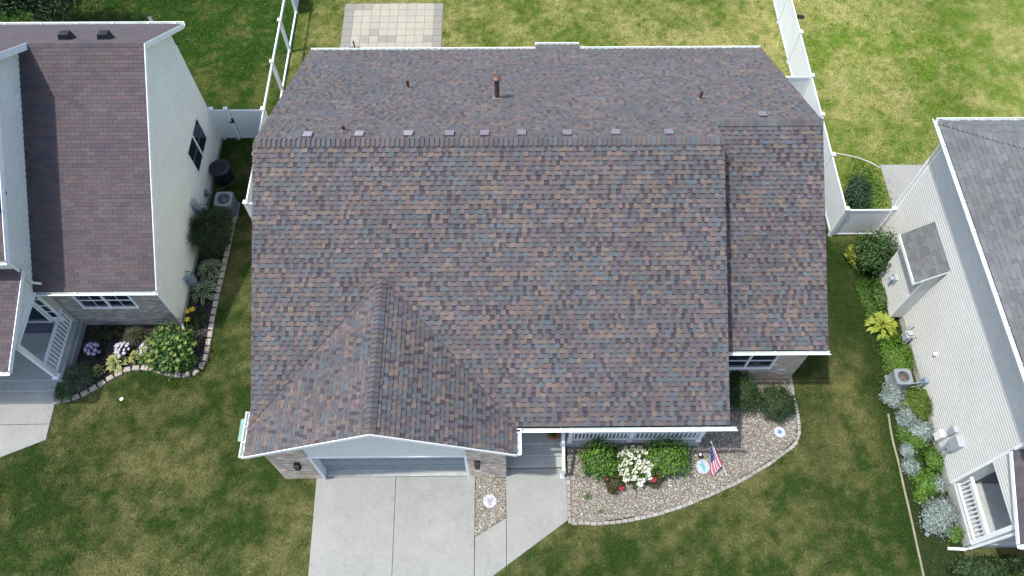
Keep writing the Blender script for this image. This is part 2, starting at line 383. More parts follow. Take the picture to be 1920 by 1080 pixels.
far = B(); far.poly([(-150,-150,-.03), (150,-150,-.03), (150,150,-.03), (-150,150,-.03)], (.06,.075,.022)); struct('ground', far, M_LAWN)

# outlines on the ground
WALK_A = [(-.08,7.30), (1.93,7.30), (1.93,5.60), (-.06,4.21), (-.06,5.70)]
WALK_B = [(-.075,5.69), (-.075,4.20), (-1.075,3.50), (-1.075,5.09)]
DRIVE = [(-6.36,7.06), (-1.09,7.06), (-1.09,-6), (-6.10,-6)]
BED_M = [(2.0,8.05), (2.0,5.56), (2.88,5.55), (4.53,5.74), (5.88,6.13), (7.53,6.81), (9.22,7.75), (9.80,8.25), (9.95,8.72), (9.97,10.45), (6.4,10.45), (6.4,8.05)]
BED_S = [(-1.075,7.05), (-.09,7.05), (-.09,5.71), (-1.075,5.11)]
BED_L = [(-11.9,17.9), (-10.85,17.75), (-10.85,15.94), (-10.9,14.29), (-10.9,12.95), (-10.87,11.87), (-10.9,11.22), (-11.15,10.88), (-11.75,10.82), (-12.67,11.12), (-13.33,11.13), (-13.9,10.85), (-14.28,10.5), (-14.93,10.05), (-15.65,9.86), (-15.5,10.4), (-15.5,12.8), (-11.9,12.8)]
BED_R = [(13.2,9.3), (13.12,8.18), (13.13,7.44), (13.11,6.72), (13.1,5.76), (13.07,4.92), (13.0,3.2), (14.5,3.2), (14.5,9.3)]
PATIO = [(-7.5,29.52), (-2.88,29.52), (-2.88,24.0), (-7.5,24.0)]
PATIO_R = [(15.45,19.87), (18.2,19.87), (18.2,16.5), (15.45,16.5)]
WALK_L = [(-15.75,9.74), (-15.7,8.43), (-17.08,7.83), (-20,6.55), (-20,9.74)]
HOUSES = [[(-7.4,7.05), (-.05,7.05), (-.05,8.05), (6.4,8.05), (6.4,10.45), (9.98,10.45), (9.98,22.9), (-7.4,22.9)], [(-15.6,12.75), (-11.9,12.75), (-11.9,21.4), (-27,21.4), (-27,9.7), (-15.6,9.7)], [(14.5,16.45), (14.5,4.6), (25,4.6), (25,16.45)], [(-.1,7.0), (1.95,7.0), (1.95,8.1), (-.1,8.1)]]
def inside(x, y, poly):
    r = np.zeros(len(x), bool); n = len(poly)
    for i in range(n):
        x1, y1 = poly[i]; x2, y2 = poly[(i+1) % n]
        c = ((y1 > y) != (y2 > y)); r ^= c & (x < (x2-x1)*(y-y1)/((y2-y1) if y2 != y1 else 1e-9)+x1)
    return r
# grass blades over all the lawns (nobody could count them)
NB = 620000
bx = rng.uniform(-20.5, 20.5, NB); by = rng.uniform(2.5, 31.5, NB); keep = np.ones(NB, bool)
for P in [WALK_A, WALK_B, DRIVE, BED_M, BED_S, BED_L, BED_R, PATIO, PATIO_R, WALK_L]+HOUSES: keep &= ~inside(bx, by, P)
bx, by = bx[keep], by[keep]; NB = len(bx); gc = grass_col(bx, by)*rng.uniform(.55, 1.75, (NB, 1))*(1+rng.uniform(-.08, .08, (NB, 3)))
lush = (bx < -9.75)*(by > 19); h = rng.uniform(.03, .07, NB)*(1+.35*lush); an = rng.uniform(0, 2*PI, NB); ln = rng.uniform(.02, .07, NB); wd = rng.uniform(.007, .015, NB)
dx, dy = np.cos(an), np.sin(an)
V0 = np.c_[bx-dy*wd, by+dx*wd, np.zeros(NB)]; V1 = np.c_[bx+dy*wd, by-dx*wd, np.zeros(NB)]; V2 = np.c_[bx+dx*ln, by+dy*ln, h]
npmesh('grass', np.stack([V0, V1, V2], 1).reshape(-1, 3), np.arange(NB*3).reshape(-1, 3), gc, M_BLADE, kind='stuff')
bpy.data.objects['grass']['label'] = 'short mown grass of the lawns, green with dry straw patches'
# clover flowers in the grass
CL = []
for cx, cy, rx, ry, n in ((14.9,24.3,1.0,1.0,170), (16.0,20.9,1.2,.5,80), (-12.8,26.5,2.2,2.5,110), (17.5,27.5,1.5,1.5,60), (15.3,18.6,.5,1.0,60)):
    CL.append(np.c_[rng.normal(cx, rx*.55, n), rng.normal(cy, ry*.55, n)])
CL = np.concatenate(CL); n = len(CL); r = rng.uniform(.007, .014, n)
base = np.array([(1,0,0), (0,1,0), (-1,0,0), (0,-1,0), (0,0,1.)]); Vc = (base[None]*r[:, None, None]+np.c_[CL, np.full(n, .05)][:, None]).reshape(-1, 3)
Fc = (np.array([(0,1,4), (1,2,4), (2,3,4), (3,0,4)])[None]+5*np.arange(n)[:, None, None]).reshape(-1, 3)
npmesh('clover_flowers', Vc, Fc, np.tile((.50,.55,.40), (len(Fc), 1)), M_PETAL, kind='stuff')

# coarse weeds and long tufts scattered through the lawns
nw = 2600; wx = rng.uniform(-20, 20, nw); wy = rng.uniform(3, 31, nw); kp = np.ones(nw, bool)
for P in [WALK_A, WALK_B, DRIVE, BED_M, BED_S, BED_L, BED_R, PATIO, PATIO_R, WALK_L]+HOUSES: kp &= ~inside(wx, wy, P)
kp &= fbm(wx, wy, .35, 77, 2) > .47; wx, wy = np.repeat(wx[kp], 9), np.repeat(wy[kp], 9); nw = len(wx); wx = wx+rng.normal(0, .035, nw); wy = wy+rng.normal(0, .035, nw)
an = rng.uniform(0, 2*PI, nw); ln = rng.uniform(.05, .11, nw); dx, dy = np.cos(an), np.sin(an); wd = rng.uniform(.010, .022, nw)
V0 = np.c_[wx-dy*wd, wy+dx*wd, np.full(nw, .01)]; V1 = np.c_[wx+dy*wd, wy-dx*wd, np.full(nw, .01)]; V2 = np.c_[wx+dx*ln, wy+dy*ln, rng.uniform(.04, .09, nw)]
npmesh('lawn_weeds', np.stack([V0, V1, V2], 1).reshape(-1, 3), np.arange(nw*3).reshape(-1, 3), grass_col(wx, wy)*.55*rng.uniform(.7, 1.3, (nw, 1))+np.array([.012,.035,.006]), M_BLADE, kind='stuff')
# driveway, walks
dr = bpy.data.objects.new('driveway', None); link(dr); dr['kind'] = 'structure'
def slab(poly, z=.035, parent=dr, m=M_CONC, name='slab', z0=-.08):
    b = B(); n = len(poly); c = Vector((sum(p[0] for p in poly)/n, sum(p[1] for p in poly)/n)); ins = [tuple(Vector(p)+(c-Vector(p)).normalized()*.012) for p in poly]
    b.faces([(x,y,z0) for x,y in poly]+[(x,y,z-.008) for x,y in poly]+[(x,y,z) for x,y in ins], [tuple(range(2*n, 3*n))]+[(i,(i+1)%n,n+(i+1)%n,n+i) for i in range(n)]+[(n+i,n+(i+1)%n,2*n+(i+1)%n,2*n+i) for i in range(n)])
    return part(name, b, m, parent)
for y0, y1 in ((7.06, 2.6), (2.59, -1.7), (-1.71, -6)):
    xl = lambda y: -6.36+(7.06-y)*.026; xm = lambda y: -3.73+(7.06-y)*.022
    slab([(xl(y0),y0), (xm(y0)-.006,y0), (xm(y1)-.006,y1), (xl(y1),y1)]); slab([(xm(y0)+.006,y0), (-1.10,y0), (-1.09,y1), (xm(y1)+.006,y1)])
wk = bpy.data.objects.new('front_walk', None); link(wk); wk['kind'] = 'structure'
slab(WALK_A, .034, wk); slab(WALK_B, .033, wk)
wl = bpy.data.objects.new('neighbour_walk', None); link(wl); wl['kind'] = 'structure'
slab([(-15.75,9.76), (-15.72,9.0), (-20,8.95), (-20,9.76)], .034, wl); slab([(-15.72,8.985), (-15.7,8.43), (-17.08,7.83), (-20,6.55), (-20,8.935)], .033, wl)
rp = bpy.data.objects.new('back_slab', None); link(rp); rp['kind'] = 'structure'
slab([(15.45,19.87), (18.2,19.87), (18.2,17.72), (15.45,17.72)], .03, rp); slab([(15.45,17.70), (18.2,17.70), (18.2,16.5), (15.45,16.5)], .03, rp)
# paver patio
pt = bpy.data.objects.new('patio', None); link(pt); pt['kind'] = 'structure'
sh = B(); sh.box(-7.48, -2.90, 24.0, 29.5, -.02, .012); part('joint_sand', sh, M_MORTAR, pt)
cols = [-7.49, -7.04]+[-7.04+k*.4144 for k in range(1, 9)]+[-3.31, -2.89]; cols = sorted(set(round(c, 3) for c in cols)); yb = [29.51-k*.42 for k in range(14)]
for j in range(13):
    for i in range(len(cols)-1):
        edge = i == 0 or i == len(cols)-2
        c = jit((.235,.225,.195) if edge else (.345,.33,.265), .04)
        if not edge and random.random() < .10: c = jit((.26,.25,.21), .06)
        off = random.uniform(-.006, .006); b = B(); b.bevbox(cols[i]+.006, cols[i+1]-.006, yb[j+1]+.006+off*.3, yb[j]-.006, 0, .035+random.uniform(-.003, .003), .008, c); part('paver', b, M_PAVER, pt)
# gravel beds, mulch beds
def sheet(name, poly, z, m):
    b = B(); b.poly([(x, y, z) for x, y in poly]); return struct(name, b, m)
sheet('gravel_bed', BED_M, .012, M_GBED); sheet('side_gravel_bed', BED_S, .012, M_GBED); sheet('mulch_bed', BED_L, .012, M_MULCH); 
bd = B(); bd.poly([(x, y, .010) for x, y in BED_R], (.030,.045,.014)); struct('planting_bed', bd, M_LAWN)
def pebbles(name, poly, n, size, cols, m=M_GRAVEL, flat=.55, z=.015, label=None):
    P = np.array(poly); x = rng.uniform(P[:, 0].min(), P[:, 0].max(), n); y = rng.uniform(P[:, 1].min(), P[:, 1].max(), n); k = inside(x, y, poly); x, y = x[k], y[k]; n = len(x)
    oct_ = np.array([(1,0,0), (0,1,0), (-1,0,0), (0,-1,0), (0,0,1), (.7,.7,.5), (-.7,.7,.5), (-.7,-.7,.5), (.7,-.7,.5)]); F = np.array([(0,5,8), (1,6,5), (2,7,6), (3,8,7), (5,4,8), (5,6,4), (6,7,4), (7,8,4)])
    s = rng.uniform(size[0], size[1], (n, 1))*rng.uniform(.7, 1.3, (n, 3))*np.array([1, 1, flat]); a = rng.uniform(0, 2*PI, n); v = oct_[None]*s[:, None]
    c, s_ = np.cos(a)[:, None], np.sin(a)[:, None]; vx = v[..., 0]*c-v[..., 1]*s_; vy = v[..., 0]*s_+v[..., 1]*c
    V = np.stack([vx+x[:, None], vy+y[:, None], v[..., 2]+z], -1).reshape(-1, 3); Fa = (F[None]+9*np.arange(n)[:, None, None]).reshape(-1, 3)
    C = np.array(cols)[rng.integers(0, len(cols), n)]*rng.uniform(.7, 1.3, (n, 1)); o = npmesh(name, V, Fa, np.repeat(C, 8, 0), m, kind='stuff'); o['label'] = label or 'loose stones'; return o
GC = [tuple(v*.70 for v in c) for c in [(.38,.355,.29), (.30,.275,.215), (.47,.455,.40), (.17,.16,.13), (.66,.65,.59), (.38,.335,.26), (.14,.135,.12), (.33,.32,.285), (.34,.29,.22)]]
pebbles('gravel', BED_M, 42000, (.011, .025), GC, label='tan and white river gravel around the porch shrubs')
pebbles('side_gravel', BED_S, 2600, (.011, .024), GC, label='gravel in the small bed between driveway and walk')
pebbles('mulch_chips', BED_L, 9000, (.014, .04), [(.035,.028,.028), (.05,.04,.04), (.02,.016,.018), (.075,.062,.06)], M_CHIP, .35, label='dark mulch chips in the neighbouring bed')
# edging stones
def along(pts, step):
    P = [Vector((*p, 0)) for p in pts]; out = []; acc = 0
    for a, b in zip(P[:-1], P[1:]):
        L = (b-a).length; d = (b-a)/L; t = acc
        while t < L: out.append((a+d*t, d)); t += step
        acc = t-L
    return out
def smooth_path(pts, k=3):
    for _ in range(k):
        q = [pts[0]]
        for a, b in zip(pts[:-1], pts[1:]): q += [(a[0]*.75+b[0]*.25, a[1]*.75+b[1]*.25), (a[0]*.25+b[0]*.75, a[1]*.25+b[1]*.75)]
        pts = q+[pts[-1]]
    return pts
def edging(name, pts, step, w, h, cols, label, trap=0, gap=.008):
    t = thing(name, (pts[0][0], pts[0][1], 0), label, 'edging')
    for p, d in along(smooth_path(pts), step):
        n = Vector((-d.y, d.x, 0)); L = step-gap; b = B(); c = jit(random.choice(cols), .08); dz = random.uniform(-.006, .006); k = random.uniform(-.01, .01)
        a0 = p+n*(k-w/2); q = [a0+d*(gap+trap), a0+d*(L-trap), a0+d*L+n*w, a0+d*gap+n*w]; cc = sum(q, Vector())/4; q2 = [x+(cc-x)*.06 for x in q]
        b.faces([(x.x,x.y,-.05) for x in q]+[(x.x,x.y,h-.012+dz) for x in q]+[(x.x,x.y,h+dz) for x in q2], [(8,9,10,11)]+[(i,(i+1)%4,4+(i+1)%4,4+i) for i in range(4)]+[(4+i,4+(i+1)%4,8+(i+1)%4,8+i) for i in range(4)], c)
        part('edging_stone', b, M_STONE, t)
    return t
ED_M = [(1.98,7.12), (1.98,5.52), (2.03,5.50), (2.88,5.47), (3.7,5.54), (4.53,5.67), (5.88,6.06), (7.56,6.74), (8.5,7.24), (9.29,7.72), (9.75,8.05), (9.97,8.45), (10.02,8.9), (10.02,10.40)]
edging('bed_edging', ED_M, .205, .11, .06, [(.30,.28,.25), (.26,.24,.22), (.33,.32,.30)], 'row of grey brick edging curving round the gravel bed')
ED_L = [(-10.74,17.45), (-10.78,15.94), (-10.83,14.29), (-10.84,12.95), (-10.80,11.87), (-10.83,11.14), (-11.12,10.80), (-11.75,10.74), (-12.2,10.85), (-12.67,11.02), (-13.33,11.05), (-13.92,10.76), (-14.31,10.42), (-14.95,9.98), (-15.68,9.80)]
edging('bed_edging', ED_L, .31, .17, .10, [(.36,.32,.27), (.33,.30,.26), (.40,.36,.31)], 'row of tan block edging round the mulch bed of the brick house', trap=.02, gap=.02)
def strip(name, pts, r, label, m=M_ROPEL):
    b = B(); b.tube([(x, y, .03) for x, y in smooth_path(pts)], r, 6); return single(name, b, m, (pts[0][0], pts[0][1], 0), label, 'edging')
strip('lawn_edging', [(13.18,9.1), (13.09,8.18), (13.12,7.44), (13.08,6.72), (13.07,5.76), (13.04,4.92), (12.99,3.4)], .035, 'thin tan landscape edging between lawn and grey house bed', mat('tan_edging', (.26,.25,.16), .8, .2))
strip('lawn_edging', [(12.95,20.6), (13.64,20.5), (14.3,20.35), (14.69,20.2), (15.1,19.98), (15.40,19.72)], .028, 'short curved pale edging near the back slab')

# ================================================================== MAIN HOUSE
S = .495; XL, XR, YF, YB, ZE = -7.69, 6.67, 7.65, 23.16, 3.28; YR = (YF+YB)/2; ZR = ZE+S*(YR-YF)
XW, YFW = 10.14, 10.09; YRW = (YB+YFW)/2; ZRW = ZE+S*(YRW-YFW)
GX0, GX1, GYF, GZ = -7.78, .26, 6.80, 5.30; GXM = (GX0+GX1)/2; GS = (GZ-ZE)/(GXM-GX0)
house = thing('house', (0, 15, 0), 'brick ranch house with multicoloured brown and slate shingle roof in the centre', 'house')
PAL = [(.085,.095,.104), (.136,.106,.092), (.094,.082,.089), (.112,.092,.085), (.080,.077,.084)]
DARKS = [(.056,.047,.055), (.066,.057,.064), (.050,.046,.054)]
WTS = [2.6, 2.2, 2.6, 2.0, 2.2]
K = math.sqrt(1+S*S); KG = math.sqrt(1+GS*GS)
deck = B(); t = .13
deck.extr([(XL,YF,ZE), (XL,YR,ZR), (XL,YB,ZE), (XL,YB,ZE-t), (XL,YR,ZR-t), (XL,YF,ZE-t)], (XR-XL, 0, 0))
deck.extr([(XR+.002,YFW,ZE), (XR+.002,YRW,ZRW), (XR+.002,YB,ZE), (XR+.002,YB,ZE-t), (XR+.002,YRW,ZRW-t), (XR+.002,YFW,ZE-t)], (XW-XR-.002, 0, 0))
deck.extr([(GX0,GYF,ZE), (GXM,GYF,GZ), (GX1,GYF,ZE), (GX1,GYF,ZE-t), (GXM,GYF,GZ-t), (GX0,GYF,ZE-t)], (0, 5.2, 0))
deck.extr([(1.22,23.16,ZE-.003), (1.22,23.67,ZE-.003-.51*S), (1.22,23.67,ZE-.12-.51*S), (1.22,23.16,ZE-.12)], (1.73, 0, 0))
roof = part('roof', deck, M_DECK, house, label='gabled shingle roof with a front gable over the garage and a lower wing')
R = Roof()
R.slope((XL,YF,ZE), (1,0,0), (0,1,S), XR-XL, (YR-YF)*K, PAL, weights=WTS, darks=DARKS)
R.slope((XL,YB,ZE), (1,0,0), (0,-1,S), XR-XL, (YB-YR)*K, PAL, weights=WTS, darks=DARKS)
R.slope((XR,YB,ZE), (1,0,0), (0,-1,S), XW-XR, (YB-YRW)*K, PAL, weights=WTS, darks=DARKS)
R.slope((XR,YFW,ZE), (1,0,0), (0,1,S), XW-XR, (YRW-YFW)*K, PAL, weights=WTS, darks=DARKS)
R.slope((GX0,GYF,ZE), (0,1,0), (1,0,GS), 5.1, (GXM-GX0)*KG, PAL, weights=WTS, darks=DARKS)
R.slope((GX1,GYF,ZE), (0,1,0), (-1,0,GS), 5.1, (GX1-GXM)*KG, PAL, weights=WTS, darks=DARKS)
R.slope((1.22,23.67,ZE-.51*S), (1,0,0), (0,-1,S), 1.73, .56, PAL, weights=WTS, darks=DARKS)
def under(c):      # tabs covered by a crossing slope are not in view
    zg = GZ-abs(c.x-GXM)*GS if GX0 < c.x < GX1 and c.y < 11.9 else -9
    zm = ZE+S*(c.y-YF) if XL < c.x < XR and c.y < YR else -9
    return c.z < max(zg, zm)-.03
R.build(roof, 290, under)
for sx, x1 in ((-1, GX0), (1, GX1)):      # dark strips where the garage gable meets the main slope
    a_ = Vector((GXM, YF+(GZ-ZE)/S, GZ)); b_ = Vector((x1, YF, ZE)); up_ = Vector((-.3*sx, -.45, .85)).normalized(); q = B(); q.bar(a_+up_*.022, b_+up_*.022, .05, .012, up=tuple(up_)); part('valley_strip', q, mat('valley_dark', (.045,.040,.044), .6, .2), roof)
CAPS = [PAL[0], PAL[2], PAL[4], PAL[3], PAL[4]]
ridge_caps(roof, (XR,YR,ZR), (XL,YR,ZR), ((0,-1,-S), (0,1,-S)), CAPS)
ridge_caps(roof, (XW,YRW,ZRW), (XR-.05,YRW,ZRW), ((0,-1,-S), (0,1,-S)), CAPS)
ridge_caps(roof, (GXM,GYF,GZ), (GXM,11.72,GZ), ((-1,0,-GS), (1,0,-GS)), CAPS)
# rake boards and eave fascia
for nm, (a, b) in {'l': ((GX0,ZE), (GXM,GZ)), 'r': ((GXM,GZ), (GX1,ZE))}.items():
    f = B(); f.extr([(a[0],GYF-.025,a[1]-.005), (b[0],GYF-.025,b[1]-.005), (b[0],GYF-.025,b[1]-.16), (a[0],GYF-.025,a[1]-.16)], (0, .022, 0)); part('rake_board', f, M_TRIM, house)
for x, ys, zs in ((XL, (YF,YR), (ZE,ZR)), (XL, (YB,YR), (ZE,ZR)), (XR, (YF,YR), (ZE,ZR)), (XW, (YFW,YRW), (ZE,ZRW)), (XW, (YB,YRW), (ZE,ZRW))):
    o = .012 if x == XL else -.032; f = B(); f.extr([(x+o,ys[0],zs[0]-.135), (x+o,ys[1],zs[1]-.135), (x+o,ys[1],zs[1]-.25), (x+o,ys[0],zs[0]-.25)], (.019, 0, 0)); part('rake_board', f, M_TRIM, house)
gutter(house, (GX1+.004,YF-.05,ZE-.02), (XR+.22,YF-.05,ZE-.02), (0,-1,0))
gutter(house, (XR+.05,YFW-.03,ZE-.02), (XW+.06,YFW-.03,ZE-.02), (0,-1,0))
gutter(house, (GX1+.01,GYF,ZE-.02), (GX1+.01,YF-.05,ZE-.02), (1,0,0), .4)
gutter(house, (GX0-.01,GYF-.02,ZE-.02), (GX0-.01,8.2,ZE-.02), (-1,0,0), .45)
for a, b in ((XL, 1.2), (2.97, XW)): gutter(house, (a,YB+.01,ZE-.02), (b,YB+.01,ZE-.02), (0,1,0))
gutter(house, (1.2,23.68,ZE-.02-.51*S), (2.97,23.68,ZE-.02-.51*S), (0,1,0))
q = B(); q.box(GX0-.28, GX0-.10, 7.30, 8.0, ZE-.13, ZE-.10); part('gutter_guard', q, M_GREENW, house, label='pale green strip beside the left gutter')
# walls
w = B(); zt = ZE-.16
w.extr([(-7.38,10.0,0), (-7.38,22.85,0), (-7.38,22.85,zt), (-7.38,YR,ZR-.25), (-7.38,10.0,ZE+S*(10-YF)-.2)], (13.78, 0, 0))
w.extr([(6.402,10.47,0), (6.402,22.84,0), (6.402,22.84,zt), (6.402,YRW,ZRW-.25), (6.402,10.47,zt)], (3.578, 0, 0))
w.extr([(-7.38,7.36,0), (-.07,7.36,0), (-.07,7.36,zt), (GXM,7.36,GZ-.2), (-7.38,7.36,zt)], (0, 2.66, 0))
walls = part('wall', w, M_SIDE_CREAM, house)
gz = lambda x: GZ-abs(x-GXM)*GS-.15
BX0, BX1, DX0, DX1 = -7.38, -.07, -6.14, -1.27
for a, b in ((BX0, DX0), (DX1, BX1)):
    p = B(); p.extr([(a,7.045,0), (b,7.045,0), (b,7.045,gz(b)), (a,7.045,gz(a))], (0, .312, 0)); part('brick_pier', p, M_MORTAR, house)
p = B(); p.extr([(DX0+.002,7.06,2.36), (DX1-.002,7.06,2.36), (DX1-.002,7.06,gz(DX1)), (GXM,7.06,gz(GXM)), (DX0+.002,7.06,gz(DX0))], (0, .29, 0)); part('gable_panel', p, M_GABLE, house, label='smooth grey gable panel above the garage door')
budget = {'n': 285, 'proto': {}}; rest = B()
brick_panel(house, BX0, DX0, 7.04, .01, gz, BRICK_TAN, budget, rest); brick_panel(house, DX1, BX1, 7.04, .01, gz, BRICK_TAN, budget, rest)
p = B(); p.box(6.9, 9.975, 10.455, 10.468, 0, zt); part('brick_backing', p, M_MORTAR, house)
def zw(x): return zt
class _W: pass
budget2 = {'n': 0, 'proto': budget['proto']}
for x0, x1, z0, z1 in ((6.9, 7.18, .01, 3.1), (8.98, 9.975, .01, 3.1), (7.18, 8.98, .01, 1.10), (7.18, 8.98, 2.33, 3.1)):
    brick_panel(house, x0, x1, 10.45, z0, lambda x, z1=z1: z1, [BRICK_TAN[0], BRICK_TAN[2], (.46,.40,.34), (.40,.33,.28), (.52,.46,.40), BRICK_TAN[5]], budget2, rest)
z = .01; r = 0       # brick returns on the side of the garage and the wing
while z < 3.0:
    for X, f, Y0, Y1 in ((-.07, 1, 7.05, 8.0), (-7.38, -1, 7.05, 9.95), (9.98, 1, 10.47, 14.0)):
        y = Y0-(.1065 if r % 2 else 0)
        while y < Y1:
            a, b = max(y, Y0), min(y+.203, Y1); y += .213
            if b-a > .03: rest.box(X-.004 if f > 0 else X-.012, X+.012 if f > 0 else X+.004, a, b, z, z+.067, jit(random.choice(BRICK_TAN), .06))
    z += .077; r += 1
part('brick_courses', rest, M_BRICK, house, kind='stuff')
window_y(house, 7.18, 8.98, 1.10, 2.33, 10.44, 2)
# garage door, jambs, lamps
d = B()
gd = None
for i in range(4):
    z0 = .03+i*.585; s_ = B(); s_.bevbox(DX0+.09, DX1-.09, 7.315, 7.355, z0+.004, z0+.581, .004)
    for k in range(8):
        x0 = DX0+.17+k*.576; s_.box(x0, x0+.47, 7.300, 7.3145, z0+.10, z0+.48)
    if gd is None: gd = part('garage_door', s_, M_DOORW, house)
    else: part('door_section', s_, M_DOORW, gd)
for a, b in ((DX0, DX0+.088), (DX1-.088, DX1)): j = B(); j.box(a, b, 7.03, 7.35, .03, 2.355); part('door_jamb', j, M_TRIM, house)
j = B(); j.box(DX0-.02, DX1+.02, 7.012, 7.055, 2.345, 2.40); part('header_trim', j, M_TRIM, house)
j = B(); j.box(DX0, DX1, 7.075, 7.36, -.05, .030); part('garage_sill', j, M_CONC2, house)
for x in (-6.57, -.96):
    l = B(); l.box(x-.07, x+.07, 6.99, 7.026, 1.62, 1.90); l.bevbox(x-.085, x+.085, 6.84, 7.02, 1.86, 1.92, .02)
    for sx in (-.07, .055): l.box(x+sx, x+sx+.015, 6.855, 6.87, 1.60, 1.86)
    l.box(x-.08, x+.08, 6.85, 7.0, 1.58, 1.60); lo = part('wall_lantern', l, M_BLACK, house)
    g = B(); g.box(x-.05, x+.05, 6.875, 6.985, 1.602, 1.858); part('lantern_glass', g, mat('lantern_glass', (.10,.10,.10), .15, 0), lo)
# porch
p = B(); p.box(-.06, 1.955, 8.05, 9.99, -.05, .40); p.box(1.956, 6.395, 8.07, 9.99, -.05, .40); po = part('porch_floor', p, M_CONC2, house)
p = B(); p.bevbox(-.06, 1.93, 7.68, 8.049, -.05, .215, .01); part('porch_step', p, M_CONC2, house)
p = B(); p.bevbox(-.06, 1.92, 7.325, 7.679, -.05, .105, .01); part('porch_step', p, M_CONC2, house)
p = B(); p.box(1.957, 6.45, 8.045, 8.069, -.02, .41); part('porch_skirt', p, mat('skirt_paint', (.42,.46,.48), .7, .06), house)
for x in (2.05, 4.07, 6.36):
    c = B(); c.box(x-.065, x+.065, 8.06, 8.19, .41, 3.05); c.bevbox(x-.09, x+.09, 8.035, 8.215, .405, .52, .015); part('porch_column', c, M_TRIM, house)
for a, b in ((2.118, 4.003), (4.137, 6.293)): railing_y(house, 8.125, a, b, .50, 1.32, 15)
p = B(); p.box(.0, 6.5, 8.03, 8.22, 3.05, 3.18); part('porch_beam', p, M_TRIM, house)
h_ = B(); h_.tube([(1.80,8.10,1.30), (1.80,7.9,1.27), (1.80,7.15,.93), (1.80,7.04,.88)], .055, 8); hr = part('handrail', h_, M_TRIM, house)
for y, z0, z1 in ((7.03, .03, .9), (8.0, .4, 1.29)):
    q = B(); q.box(1.75, 1.85, y-.05, y+.05, z0, z1); q.bevbox(1.73, 1.87, y-.07, y+.07, z0, z0+.07, .01); part('handrail_post', q, M_TRIM, hr)
for k in range(6):
    y = 7.2+k*.13; zb = .03 if y < 7.33 else (.105 if y < 7.68 else .215); q = B(); q.box(1.79, 1.81, y-.012, y+.012, zb, .93+(y-7.15)*.45); part('handrail_baluster', q, M_TRIM, hr)
q = B(); q.tube([(6.52,9.6,2.9), (6.52,9.6,.25), (6.60,9.5,.12), (7.1,9.25,.07), (7.62,9.0,.06)], .05, 8); part('downspout', q, mat('downspout_grey', (.45,.52,.58), .45, .05), house)
q = B(); q.tube([(10.05,10.02,3.13), (10.05,10.5,2.95), (10.05,10.62,2.8), (10.05,10.62,.2)], .04, 8); part('downspout', q, M_TRIM, house)
# vents and pipes on the rear slope
rz = lambda y: ZE+S*(YB-y)
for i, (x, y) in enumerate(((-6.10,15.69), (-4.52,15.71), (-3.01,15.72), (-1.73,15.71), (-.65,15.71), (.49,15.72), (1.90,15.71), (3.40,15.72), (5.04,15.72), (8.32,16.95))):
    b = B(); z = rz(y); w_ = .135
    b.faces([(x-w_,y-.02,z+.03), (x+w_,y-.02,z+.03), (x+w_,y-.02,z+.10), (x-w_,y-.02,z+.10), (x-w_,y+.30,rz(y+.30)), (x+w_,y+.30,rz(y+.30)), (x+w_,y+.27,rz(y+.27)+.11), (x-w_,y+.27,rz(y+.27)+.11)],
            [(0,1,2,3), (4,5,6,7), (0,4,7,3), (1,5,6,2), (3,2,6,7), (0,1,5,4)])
    part('roof_vent', b, M_VENT_GLINT if i < 3 else M_VENTBOX, house)  # first three: sun glint painted in as a paler base colour
for x, y, hgt, r_ in ((-.29,18.56,.95,.085), (-5.06,16.15,.26,.055), (-3.41,19.42,.40,.05), (6.60,18.36,.40,.05)):
    z = rz(y); b = B(); b.tube([(x,y,z-.05), (x,y,z+hgt)], r_, 12); pp = part('vent_pipe', b, M_COPPER, house)
    f = B(); f.tube([(x,y,z-.03), (x,y,z+.05), (x,y,z+.10)], [r_*1.6, r_*1.35, r_*1.12], 12, caps=False); f.extr([(x-r_*1.7,y-r_*1.8,rz(y-r_*1.8)+.026), (x+r_*1.7,y-r_*1.8,rz(y-r_*1.8)+.026), (x+r_*1.7,y+r_*1.8,rz(y+r_*1.8)+.026), (x-r_*1.7,y+r_*1.8,rz(y+r_*1.8)+.026)], (0,0,.006)); part('pipe_flashing', f, M_FLASH, pp)
    if hgt > .8:
        c = B(); c.tube([(x,y,z+hgt-.09), (x,y,z+hgt-.04)], .11, 12); c.tube([(x,y,z+hgt+.02), (x,y,z+hgt+.07)], [.15,.06], 12); part('pipe_cap', c, M_COPPER, pp)

# ================================================================== LEFT HOUSE
lh = thing('house', (-15.6, 17, 0), 'cream sided house with plain purple brown roof and grey brick front on the left', 'house')
LX, LYF, LYB, LYR = -11.60, 12.47, 21.98, 19.09; LZF, LZR, LZB = 3.11, 7.57, 5.73; LS = (LZR-LZF)/(LYR-LYF); LSB = (LZR-LZB)/(LYB-LYR)
UX, UYF, UYR, UYB, UZF, UZR, UZB = -15.35, 12.40, 17.50, 19.12, 5.22, 8.66, 7.60; US = (UZR-UZF)/(UYR-UYF); USB = (UZR-UZB)/(UYB-UYR)
LPAL = [(.078,.062,.068), (.086,.064,.068), (.068,.057,.066), (.082,.068,.072)]
WX = -27.
dk = B(); t = .13
dk.extr([(WX,LYF,LZF), (WX,LYR,LZR), (WX,LYB,LZB), (WX,LYB,LZB-t), (WX,LYR,LZR-t), (WX,LYF,LZF-t)], (LX-WX, 0, 0))
dk.extr([(WX,UYF,UZF), (WX,UYR,UZR), (WX,UYB,UZB), (WX,UYB,UZB-t), (WX,UYR,UZR-t), (WX,UYF,UZF-t)], (UX-WX, 0, 0))
PX, PYF, PYR, PZF, PZR = -15.50, 9.58, 12.72, 3.26, 4.16; PS = (PZR-PZF)/(PYR-PYF)
dk.extr([(WX,PYF,PZF), (WX,PYR,PZR), (WX,PYR,PZR-.1), (WX,PYF,PZF-.1)], (PX-WX, 0, 0))
